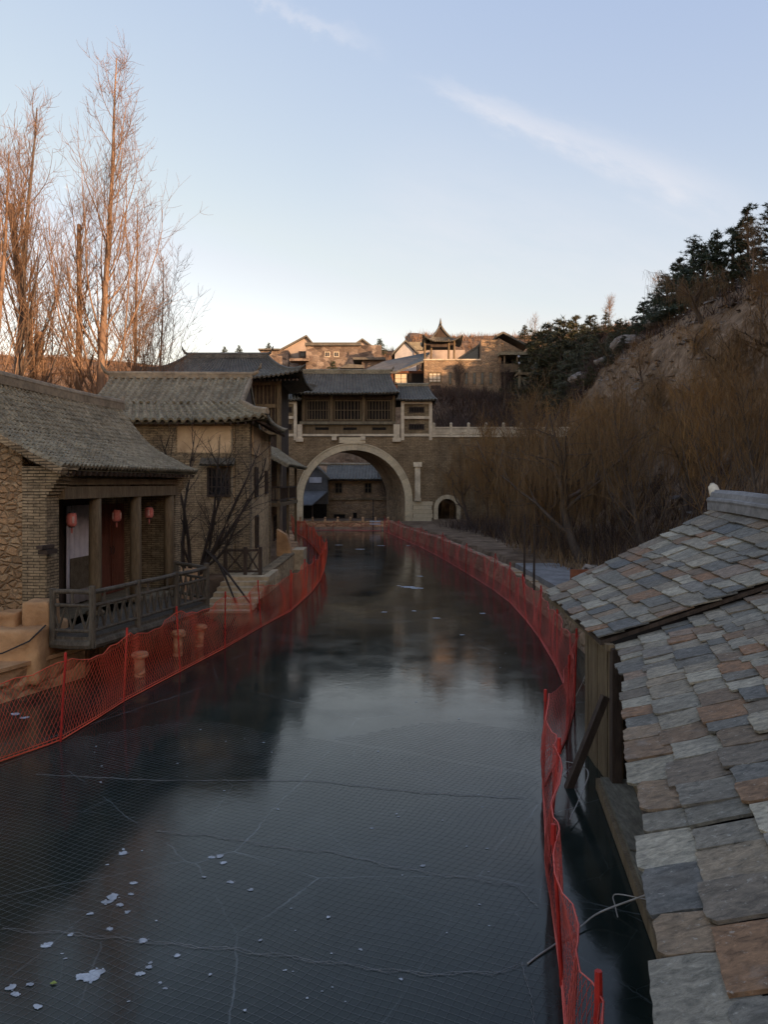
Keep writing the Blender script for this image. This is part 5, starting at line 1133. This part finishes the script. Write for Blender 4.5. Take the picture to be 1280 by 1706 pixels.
# ------------------------------------------------------------------ trees
def grow(rnd, p0, d0, length, r0, k, bend, up, r1f=.25):
    pts = [np.array(p0, float)]; d = np.array(d0, float); st_ = length / k
    for i in range(k):
        d = d + np.array([rnd.gauss(0, bend), rnd.gauss(0, bend), rnd.gauss(0, bend) + up]); d /= np.linalg.norm(d); pts.append(pts[-1] + d * st_)
    return np.array(pts), np.linspace(r0, r0 * r1f, k + 1), d
def side_dir(rnd, d, ang):
    a = np.array([rnd.gauss(0, 1), rnd.gauss(0, 1), rnd.gauss(0, .5)]); a -= d * a.dot(d); a /= np.linalg.norm(a) + 1e-9
    return d * math.cos(ang) + a * math.sin(ang)
def poplar(rnd, H, r, nbr, lean=(0, 0), spread=1.0, start=.18, topcut=None):
    limbs, twigs = [], []
    tr, rr, _ = grow(rnd, (0, 0, -.3), (lean[0], lean[1], 1), H, r, 14, .014, .05, .10 if topcut is None else .55); limbs.append((tr, rr))
    for b in range(nbr):
        f = start + (1 - start) * (b + rnd.random()) / nbr * .96; i = int(f * 14); p = tr[i] + (tr[min(i + 1, 14)] - tr[i]) * (f * 14 - i)
        d = (tr[min(i + 1, 14)] - tr[max(i - 1, 0)]); d /= np.linalg.norm(d)
        ln = (H * (1 - f) * .46 + 1.2) * rnd.uniform(.7, 1.15) * spread if topcut is None else rnd.uniform(2, 5) * spread
        b1, r1, _ = grow(rnd, p, side_dir(rnd, d, R(rnd.uniform(22, 46))), ln, max(.020, rr[i] * .30), 8, .07, .22, .2); limbs.append((b1, r1))
        for s in range(int(4 + ln * 1.5)):
            j = rnd.randint(1, 7); q = b1[j] + (b1[j + 1] - b1[j]) * rnd.random(); dd = b1[j + 1] - b1[j]; dd /= np.linalg.norm(dd)
            l2 = ln * rnd.uniform(.18, .45) + .3; b2, r2, _ = grow(rnd, q, side_dir(rnd, dd, R(rnd.uniform(25, 60))), l2, max(.010, r1[j] * .45), 5, .12, .18, .3); twigs.append((b2, r2))
            for w in range(4):
                j2 = rnd.randint(1, 4); l3 = rnd.uniform(.3, 1.0); d3 = b2[j2 + 1] - b2[j2]; d3 /= np.linalg.norm(d3)
                b3, r3, _ = grow(rnd, b2[j2], side_dir(rnd, d3, R(rnd.uniform(25, 65))), l3, .0095, 3, .15, .15, .5); twigs.append((b3, r3))
    return limbs, twigs
def bare_tree(label, loc, limbs, twigs, bark, twig, group=None, n=7):
    t = thing('bare_tree', label, 'tree', loc, 0, group)
    link('trunk', tubes_np('trunk', limbs, n, bark), t)
    if twigs: link('crown', tubes_np('crown', twigs, 3, twig), t)
    return t
def gz(x, y): return ground(x, y)
rnd = random.Random(31)
GP = 'bare poplars behind the stone house'
spec = [ # px, Y, top py, radius, branches, lean, spread, start, topcut, label
    (160, 42, 88, .30, 40, (.0, 0), 1.0, .2, None, 'tallest bare poplar, its spire rising over the stone house roof'),
    (14, 40, 165, .30, 34, (.02, 0), .95, .22, None, 'dark trunked bare tree at the left edge of the view'),
    (-35, 38, 230, .26, 26, (.08, 0), 1.0, .2, None, 'bare tree mostly outside the left edge'),
    (222, 46, 345, .20, 30, (.02, 0), 1.1, .10, None, 'shorter bare poplar right of the tallest one'),
    (252, 50, 430, .15, 24, (.03, 0), 1.15, .06, None, 'low spreading bare sapling nearest the dark timber hall'),
    (122, 41, 318, .30, 40, (-.21, 0), .85, .25, .5, 'leaning lopped poplar with thick sunlit trunk'),
    (120, 43, 372, .22, 34, (.03, 0), .8, .2, .5, 'lopped upright trunk between leaning poplar and tallest poplar'),
    (84, 45, 470, .10, 20, (-.02, 0), 1.0, .1, None, 'thin bare sapling left of the lopped trunks'),
    (190, 44, 520, .11, 20, (.12, 0), 1.3, .06, None, 'thin leaning sapling at the foot of the tallest poplar'),
]
for px, Y, ty, r, nb_, ln_, sp_, stt, cut, lab in spec:
    x = WX(px, Y); z = gz(x, Y); H = WZ(ty, Y) - z + .3; l_, t_ = poplar(rnd, H, r, nb_, ln_, sp_, stt, cut)
    bare_tree(lab, (x, Y, z), l_, t_, 'bark_poplar' if px != 14 else 'bark_dark', 'twig_poplar', GP)
t = thing('tree_stump', 'short cut trunk standing among the poplars', 'stump', (WX(66, 41), 41, gz(WX(66, 41), 41)))
link('trunk', tubes_np('trunk', [(np.array([[0, 0, -.3], [.02, 0, 5], [0, 0, WZ(553, 41) - gz(WX(66, 41), 41)]]), np.array([.22, .2, .19]))], 9, 'bark_poplar'), t)
# multi stemmed bare tree between the two houses
rnd = random.Random(12); limbs, twigs = [], []
for d, ln_, r in [((.62, -.05, .8), 5.6, .085), ((.50, .0, .9), 5.2, .075), ((.34, -.1, 1), 5.4, .07), ((.0, 0, 1), 5.6, .075), ((-.12, .05, 1), 5.4, .075), ((-.28, -.1, 1), 4.0, .05), ((.72, -.2, .55), 4.6, .06), ((.2, .1, 1), 4.8, .06), ((-.5, 0, .7), 2.6, .04)]:
    b1, r1, _ = grow(rnd, (rnd.uniform(-.25, .15) - (.35 if d[0] < .1 else 0), rnd.uniform(-.15, .15), -.2), d, ln_, r * 1.12, 9, .085, .03, .13); limbs.append((b1, r1))
    for s in range(15):
        j = rnd.randint(2, 8); dd = b1[j + 1] - b1[j]; dd /= np.linalg.norm(dd); b2, r2, _ = grow(rnd, b1[j], side_dir(rnd, dd, R(rnd.uniform(20, 50))), rnd.uniform(.6, 2.0), .02, 5, .13, .0, .3); twigs.append((b2, r2))
        for w in range(3):
            j2 = rnd.randint(1, 4); b3, r3, _ = grow(rnd, b2[j2], side_dir(rnd, dd, R(rnd.uniform(25, 60))), rnd.uniform(.3, .9), .007, 4, .12, -.05, .5); twigs.append((b3, r3))
for a, b in (((.2, 0, .7), (2.2, -2.0, -1.0)), ((.5, 0, .5), (1.6, -1.4, -1.1))): limbs.append((np.array([a, [(a[0] + b[0]) / 2, (a[1] + b[1]) / 2, (a[2] + b[2]) / 2 + .1], b]), np.array([.05, .045, .03])))
bare_tree('dark many stemmed bare tree growing between the two left houses', (-7.0, 29.8, 1.35), limbs, twigs, 'bark_black', 'bark_black')

# willows on the right bank
def willow(seed, H, r, ntw, lean):
    rnd = random.Random(seed); limbs, twigs = [], []
    tr, rr, d = grow(rnd, (0, 0, -.4), (lean[0], lean[1], 1), H * .42, r, 6, .09, .05, .7); limbs.append((tr, rr))
    ends = []
    for b in range(6):
        i = rnd.randint(3, 6); b1, r1, _ = grow(rnd, tr[i], side_dir(rnd, np.array([0, 0, 1.]), R(rnd.uniform(15, 55))), H * rnd.uniform(.4, .62), r * .5, 8, .13, .06, .25); limbs.append((b1, r1)); ends.append((b1, r1))
        for s in range(5):
            j = rnd.randint(2, 7); dd = b1[j + 1] - b1[j]; dd /= np.linalg.norm(dd); b2, r2, _ = grow(rnd, b1[j], side_dir(rnd, dd, R(rnd.uniform(25, 70))), H * rnd.uniform(.15, .32), r1[j] * .55, 6, .14, .04, .3); limbs.append((b2, r2)); ends.append((b2, r2))
    for k in range(ntw):
        b1, r1 = rnd.choice(ends); j = rnd.randint(1, len(b1) - 1); p = b1[j] + np.array([rnd.gauss(0, .15), rnd.gauss(0, .15), rnd.gauss(0, .15)]); out = np.array([rnd.gauss(0, 1), rnd.gauss(0, 1), .25]); out /= np.linalg.norm(out)
        ln = rnd.uniform(.9, 3.4) * H / 12; n = 5; tt = np.linspace(0, 1, n + 1); rise = rnd.uniform(-.1, .5); hor = rnd.uniform(.15, .7)
        pts = p[None, :] + out[None, :] * (hor * (1 - np.exp(-2.5 * tt)))[:, None] * 1.2; pts[:, 2] += rise * np.sin(tt * np.pi * .6) - ln * tt ** 1.3
        pts += np.array([[rnd.gauss(0, .05), rnd.gauss(0, .05), 0] for _ in tt])
        twigs.append((pts, np.linspace(.014, .009, n + 1)))
    return limbs, twigs
GW = 'bare willows crowding the right bank'
protos = []
for sd_, H, r, ln_ in ((1, 12, .30, (-.25, 0)), (2, 13, .34, (.18, .05)), (3, 10.5, .28, (-.45, -.1)), (4, 12, .32, (.1, .1))):
    protos.append(willow(sd_, H, r, 1050, ln_))
pht = [max(p[:, 2].max() for p, _ in t_) for _, t_ in protos]
protos.append(poplar(random.Random(91), 9, .16, 26, (.12, 0), 1.5, .18)); protos.append(poplar(random.Random(92), 8, .14, 24, (-.2, .1), 1.6, .12)); pht += [9.2, 8.2]
pme = []
for k, (l_, t_) in enumerate(protos): pme.append((tubes_np('trunk', l_, 6, 'bark_dark'), tubes_np('crown', t_, 3, 'twig_gold' if k % 2 == 0 else 'twig_brown')))
wl = [(782, 72, 720), (815, 64, 715), (845, 70, 720), (862, 56, 700), (900, 60, 670), (915, 44, 700), (950, 52, 655), (985, 38, 695), (1010, 56, 645), (1045, 42, 645), (1085, 33, 655), (1105, 50, 623), (1140, 36, 620), (1180, 29, 645), (1205, 44, 595), (1240, 33, 610), (1275, 27, 625), (1300, 38, 565), (1330, 28, 555), (880, 76, 680), (1000, 66, 645), (1150, 54, 595), (1262, 50, 555)]
wn_ = ['beside the small bridge arch', 'just right of the small bridge arch', 'in front of the white balustrade', 'before the right end of the balustrade', 'below the timber stair tower', 'with low twigs behind the pale path', 'over the pale path, mid bank', 'behind the rust coloured board', 'under the dark pines of the mid slope', 'with leaning dark trunk above the slate roof', 'just past the far corner of the slate roof', 'on the slope foot above the slate roof', 'behind the top of the slate roof', 'left of the plaster ridge end', 'high behind the plaster ridge', 'right behind the plaster ridge finial', 'nearest one at the right edge', 'tall one at the right edge', 'mostly beyond the right edge', 'at the end of the bridge deck', 'half way up the slope under the pines', 'in front of the stony bluff', 'on the bluff foot at the far right']
for k, ((px, Y, s_), w_) in enumerate(zip(wl, wn_)):
    x = WX(px, Y); t = thing('willow_tree', 'bare brown willow ' + w_, 'tree', (x, Y, gz(x, Y) - .1), k * 1.9, GW); s_ = max(.32, (WZ(s_, Y) - gz(x, Y)) / pht[(0, 4, 1, 2, 5, 3)[k % 6]]); t.scale = (max(.5, s_ * 1.05), max(.5, s_ * 1.05), s_)
    a_, b_ = pme[(0, 4, 1, 2, 5, 3)[k % 6]]; link('trunk', a_, t); link('crown', b_, t)

rx = random.Random(404)
for k in range(11):
    px, Y = 940 + k * 33, rx.uniform(36, 66); x = WX(px, Y); kk = k % 6; t = thing('willow_tree', 'tangled bare willow filling the middle of the right bank thicket', 'tree', (x, Y, gz(x, Y) - .1), k * 2.3, 'tangled willows of the thicket')
    s_ = max(.35, (WZ(rx.uniform(640, 705) - k * 2, Y) - gz(x, Y)) / pht[kk]); t.scale = (max(.6, s_ * 1.15), max(.6, s_ * 1.15), s_); link('trunk', pme[kk][0], t); link('crown', pme[kk][1], t)
# pines
def pine(seed, H, wide, dens=1.0, layers=11):
    rnd = random.Random(seed); limbs = [(np.array([[0, 0, -.5], [rnd.uniform(-.1, .1), 0, H * .5], [rnd.uniform(-.2, .2), 0, H]]), np.array([.16, .11, .02]))]; V, Fc = [], []
    for l in range(layers):
        z = H * (.12 + .86 * l / (layers - 1)); rad = wide * (1 - (l / layers) ** 1.05) * rnd.uniform(.7, 1.2) + .15
        for b in range(int(5 + 3 * (1 - l / layers))):
            a = rnd.uniform(0, 6.283); rl = rad * rnd.uniform(.6, 1.1); e = np.array([math.cos(a) * rl, math.sin(a) * rl, z + rnd.uniform(-.1, .35)])
            limbs.append((np.array([[0, 0, z - .2], e * np.array([.5, .5, 1]) , e]), np.array([.04, .025, .01])))
            for c in range(int((3 + rl * 4.2) * dens)):
                f = rnd.uniform(.3, 1.05); c0 = np.array([e[0] * f, e[1] * f, e[2] - .25 * f * rl]) + np.array([rnd.gauss(0, .15), rnd.gauss(0, .15), rnd.gauss(0, .09)])
                for q in range(18):
                    dr = np.array([rnd.gauss(0, 1), rnd.gauss(0, 1), rnd.gauss(.35, .7)]); dr /= np.linalg.norm(dr); sd2 = np.cross(dr, [rnd.random(), rnd.random(), rnd.random()]); sd2 /= np.linalg.norm(sd2) + 1e-9; ln = rnd.uniform(.18, .36); o_ = len(V)
                    V += [c0 - sd2 * .028, c0 + sd2 * .028, c0 + dr * ln]; Fc.append((o_, o_ + 1, o_ + 2))
    return limbs, np.array(V), np.array(Fc)
pp = []
for k, (H, w_) in enumerate(((6.5, 2.3), (5.5, 2.6), (7.5, 2.4), (4.5, 2.4))):
    l_, V, Fc = pine(60 + k, H, w_); tm = tubes_np('trunk', l_, 5, 'bark_dark'); pp.append((tm, make_mesh('crown', V, Fc, MT['pine']), make_mesh('crown', V, Fc, MT['pine_olive']), H))
def put_pine(px, base, Y, top, kind, olive, label, group, z=None):
    x = WX(px, Y); zb = gz(x, Y) if z is None else z; zt = WZ(top, Y); s_ = max(.4, (zt - zb) / pp[kind][3])
    t = thing('pine_tree', label, 'tree', (x, Y, zb), random.uniform(0, 6), group); t.scale = (s_ * 1.25, s_ * 1.25, s_)
    link('trunk', pp[kind][0], t); link('crown', pp[kind][2 if olive else 1], t)
GR = 'dark pines on the right ridge'
for px, Y, top, k, lab in [(1285, 63, 342, 2, 'dark pine at the very right end of the ridge'), (1247, 66, 350, 2, 'tallest dark pine on the right ridge'), (1222, 68, 385, 1, 'squat dark pine left of the tallest ridge pine'), (1196, 69, 392, 0, 'pointed dark pine in the middle of the ridge row'), (1172, 71, 412, 3, 'low dark pine between the two pointed ridge pines'), (1156, 72, 400, 0, 'pointed dark pine near the left of the ridge row'), (1134, 74, 436, 1, 'broad dark pine on the shoulder of the ridge'), (1112, 77, 462, 3, 'small dark pine where the ridge drops'), (1074, 84, 505, 3, 'lone small pine at the foot of the ridge line')]:
    put_pine(px, 0, Y, top, k, False, lab, GR)
GM = 'olive pines on the slope above the bridge'
for i, (px, Y, top, k) in enumerate([(1010, 112, 522, 1), (985, 114, 528, 3), (960, 112, 532, 1), (938, 115, 538, 3), (918, 118, 545, 1), (900, 121, 556, 3), (1035, 105, 538, 1), (975, 100, 575, 1), (1005, 96, 590, 3), (945, 103, 590, 1), (1030, 90, 605, 1), (925, 106, 610, 3), (985, 88, 640, 1), (1050, 84, 640, 3), (905, 110, 600, 1), (950, 92, 660, 3)]):
    put_pine(px, 0, Y, top, k, True, 'olive green pine ' + ['topping the middle of the wooded rise', 'just left of the top of the wooded rise', 'left of centre on the wooded rise', 'on the left shoulder of the wooded rise', 'low on the left end of the wooded rise', 'next to the bare tree over the loggia', 'at the right end of the wooded rise', 'below the top of the wooded rise', 'beside the pale boulders', 'above the stair tower, mid slope', 'at the left edge of the stony bluff', 'close above the stair tower', 'low on the slope behind the willows', 'lowest at the bluff edge', 'right of the loggia roof', 'low behind the stair tower'][i], GM)
for k, (px, Y, top) in enumerate([(895, 116, 575), (915, 108, 585), (935, 110, 560), (955, 106, 610), (972, 108, 545), (990, 104, 560), (1000, 92, 620), (1018, 98, 560), (1030, 100, 575), (1045, 92, 580), (965, 94, 630), (1015, 86, 655), (935, 98, 640), (1040, 82, 665)]):
    put_pine(px, 0, Y, top, (1, 3)[k % 2], True, 'dark olive pine massed with others between the loggia and the stony bluff', 'massed pines between loggia and bluff')
for px, Y, top, lab in [(633, 170, 566, 'round dark pine on the skyline between cream gable and white gable'), (875, 170, 543, 'lone dark pine on the orange skyline right of the lodge'), (448, 175, 573, 'tiny pine on the skyline left of the cream gables'), (398, 180, 577, 'tiny pine on the skyline above the dark hall roof'), (374, 180, 579, 'tiny leftmost pine on the skyline above the hall roof'), (555, 128, 603, 'small rounded dark conifer before the sunlit stone house')]:
    put_pine(px, 0, Y, top, 3, False, lab, 'scattered small pines by the hill houses', WZ(top + (24 if px in (633, 875, 555) else 12), Y))
rnd = random.Random(77)
for px, Y, top, lab in [(1088, 88, 470, 'pale slender bare tree beside the lone small pine'), (892, 128, 530, 'pale bare tree on the skyline above the loggia'), (1015, 118, 515, 'thin bare tree poking above the wooded rise'), (1255, 58, 470, 'bare arching tree on top of the stony bluff')]:
    x = WX(px, Y); z = gz(x, Y); l_, t_ = poplar(rnd, max(4, WZ(top, Y) - z), .09, 16, (.03, 0), 1.0, .25); bare_tree(lab, (x, Y, z), l_, t_, 'bark_poplar', 'twig_brown', None, 5)
for px, Y, lab in [(646, 97, 'small round headed bare tree beyond the arch, near its right side'), (765, 108, 'dark bare shrub tree below the lodge windows'), (840, 108, 'dark bare shrub tree left of the stair tower')]:
    x = WX(px, Y); z = gz(x, Y) if Y > 100 else .2; l_, t_ = poplar(rnd, 6 if Y < 100 else 5, .13, 24, (0, 0), 1.5, .25); bare_tree(lab, (x, Y, z), l_, t_, 'bark_dark', 'bush_dark', None, 5)

# ------------------------------------------------------------------ hillside brush and stones (uncountable)
def scatter(name, n, fx, m, hmin, hmax, w, seed, label, blades=7):
    rs = np.random.RandomState(seed); V, Fc = [], []
    rnd = random.Random(seed)
    for _ in range(n):
        x, y = fx(rnd); z = ground(x, y)
        if z < .3: continue
        s_ = rnd.uniform(.6, 1.3)
        for b in range(blades):
            a = rnd.uniform(0, 6.283); l = rnd.uniform(hmin, hmax) * s_; t_ = rnd.uniform(0, 1.3); bx_, by_ = x + rnd.gauss(0, .35), y + rnd.gauss(0, .35)
            d = np.array([math.cos(a) * t_, math.sin(a) * t_, 1.0]) * l; sdv = np.array([-math.sin(a), math.cos(a), 0]) * w * rnd.uniform(.6, 1.4); p = np.array([bx_, by_, z - .15]); o_ = len(V)
            V += [p - sdv, p + sdv, p + d]; Fc.append((o_, o_ + 1, o_ + 2))
    o = link(name, make_mesh(name, np.array(V), np.array(Fc), MT[m])); o['kind'] = 'stuff'; o['label'] = label
def f_right(r):
    y = r.uniform(18, 112); x = r.uniform(7.5, 34)
    if 14.5 < x < 27 and r.random() < .6: x = r.uniform(7.5, 15)
    return x + max(0, (y - 70)) * .12, y
def f_foot(r): y = r.uniform(24, 66); return interp(XRp, y) + 3.4 + r.random() * 7, y
def f_back(r): y = r.uniform(112, 240); return r.uniform(-.5, .38) * y, y
def f_left(r): y = r.uniform(38, 125); return -11 - r.random() * (y * .42 + 4), y
def f_deck(r): return r.uniform(6, 26), r.uniform(88, 121)
def f_ridge(r): y = r.uniform(45, 120); return r.uniform(24, 36) + max(0, (y - 85)) * .15, y
scatter('undergrowth', 3400, f_right, 'twig_brown', .4, 1.2, .025, 1, 'dry brown brush covering the right slope')
scatter('undergrowth', 1000, f_foot, 'bush_dark', .5, 1.8, .018, 6, 'dark tangled brush at the foot of the right slope', 9)
scatter('undergrowth', 5000, f_back, 'twig_poplar', .5, 1.7, .07, 2, 'reddish dry brush over the far hills')
scatter('undergrowth', 2600, f_left, 'twig_brown', .6, 2.2, .03, 3, 'brown thicket behind the left houses')
scatter('undergrowth', 2200, f_deck, 'bush_dark', .8, 2.2, .045, 4, 'dark shrubs between the bridge deck and the lodge')
scatter('undergrowth', 1500, f_ridge, 'bush_dark', .4, 1.1, .04, 5, 'dark scrub along the right ridge under the pines')
mb = MB(); rnd = random.Random(9)
for _ in range(1700):
    y = rnd.uniform(35, 95); x = rnd.uniform(14, 31); z = ground(x, y); s_ = .07 + .28 * rnd.random() ** 2.5; k = [(x + rnd.gauss(0, 1) * s_, y + rnd.gauss(0, 1) * s_, z + rnd.uniform(-.2, .8) * s_) for _ in range(6)]
    mb.add(k, [(0, 1, 2), (0, 2, 3), (0, 3, 1), (4, 2, 1), (4, 3, 2), (4, 1, 3), (5, 0, 1), (5, 1, 2)])
o = part('rubble', mb, 'rock'); o['kind'] = 'stuff'; o['label'] = 'pale loose stones scattered over the bluff'
def boulder(label, px, py, Y, w, h, seed):
    rnd = random.Random(seed); x = WX(px, Y); z = gz(x, Y); mb = MB(); n = 12; m_ = 7
    for i in range(m_ + 1):
        th = math.pi * i / m_
        for j in range(n):
            ph_ = 2 * math.pi * j / n; q = 1 + .3 * mnoise.noise((math.cos(ph_) * 1.2 + seed, math.sin(ph_) * 1.2, th)); mb.v.append((w * q * math.sin(th) * math.cos(ph_), w * .8 * q * math.sin(th) * math.sin(ph_), h * (.6 - .0 + math.cos(th)) * q * .7))
    for i in range(m_):
        for j in range(n): mb.f.append((i * n + j, i * n + (j + 1) % n, (i + 1) * n + (j + 1) % n, (i + 1) * n + j))
    t = part('boulder', mb, 'rock', None, False); t.location = (x, Y, z); tag(t, label, 'boulder', 'boulders on the right slope')
for i, (px, py, Y, w, h, lab) in enumerate([(995, 905, 26, .75, .8, 'grey boulder behind the rust coloured board'), (970, 615, 99, 1.8, 1.2, 'pale boulder among the olive pines'), (920, 622, 104, 1.6, 1.0, 'pale boulder right of the stair tower'), (1050, 560, 84, 2.2, 1.3, 'pale rock outcrop at the left top of the bluff'), (1105, 650, 78, 1.8, .9, 'pale rock low on the bluff face'), (1010, 668, 90, 1.4, .9, 'pale rock under the lowest olive pines')]): boulder(lab, px, py, Y, w, h, i + 3)
# small things on the right bank
t = thing('notice_board', 'rust coloured board on posts beside the far roof corner', 'board', (WX(966, 24), 24, .8))
mb = MB(); mb.box(-.28, .28, -.04, .04, .35, 1.15); part('panel', mb, 'rust', t, False)
for x in (-.22, .22): mb = MB(); mb.box(x - .04, x + .04, .041, .11, 0, 1.2); part('post', mb, 'wood_dark', t, False)
for i, (px, Y, h) in enumerate([(874, 30, 2.6), (890, 29, 2.3)]):
    t = thing('wooden_pole', ['left of two thin dark poles standing by the pale path', 'right of two thin dark poles standing by the pale path'][i], 'pole', (WX(px, Y), Y, .8), 0, 'thin poles by the path')
    mb = MB(); mb.tube([(0, 0, -.2), (.01, 0, h * .5), (.02, 0, h)], [.045, .04, .035], 7); part('shaft', mb, 'wood_dark', t, False)
t = thing('slope_post', 'thin dark post standing on the bare bluff', 'post', (WX(1142, 76), 76, gz(WX(1142, 76), 76)))
mb = MB(); mb.tube([(0, 0, -.3), (0, 0, 3.0)], .09, 7); part('shaft', mb, 'wood_dark', t, False)
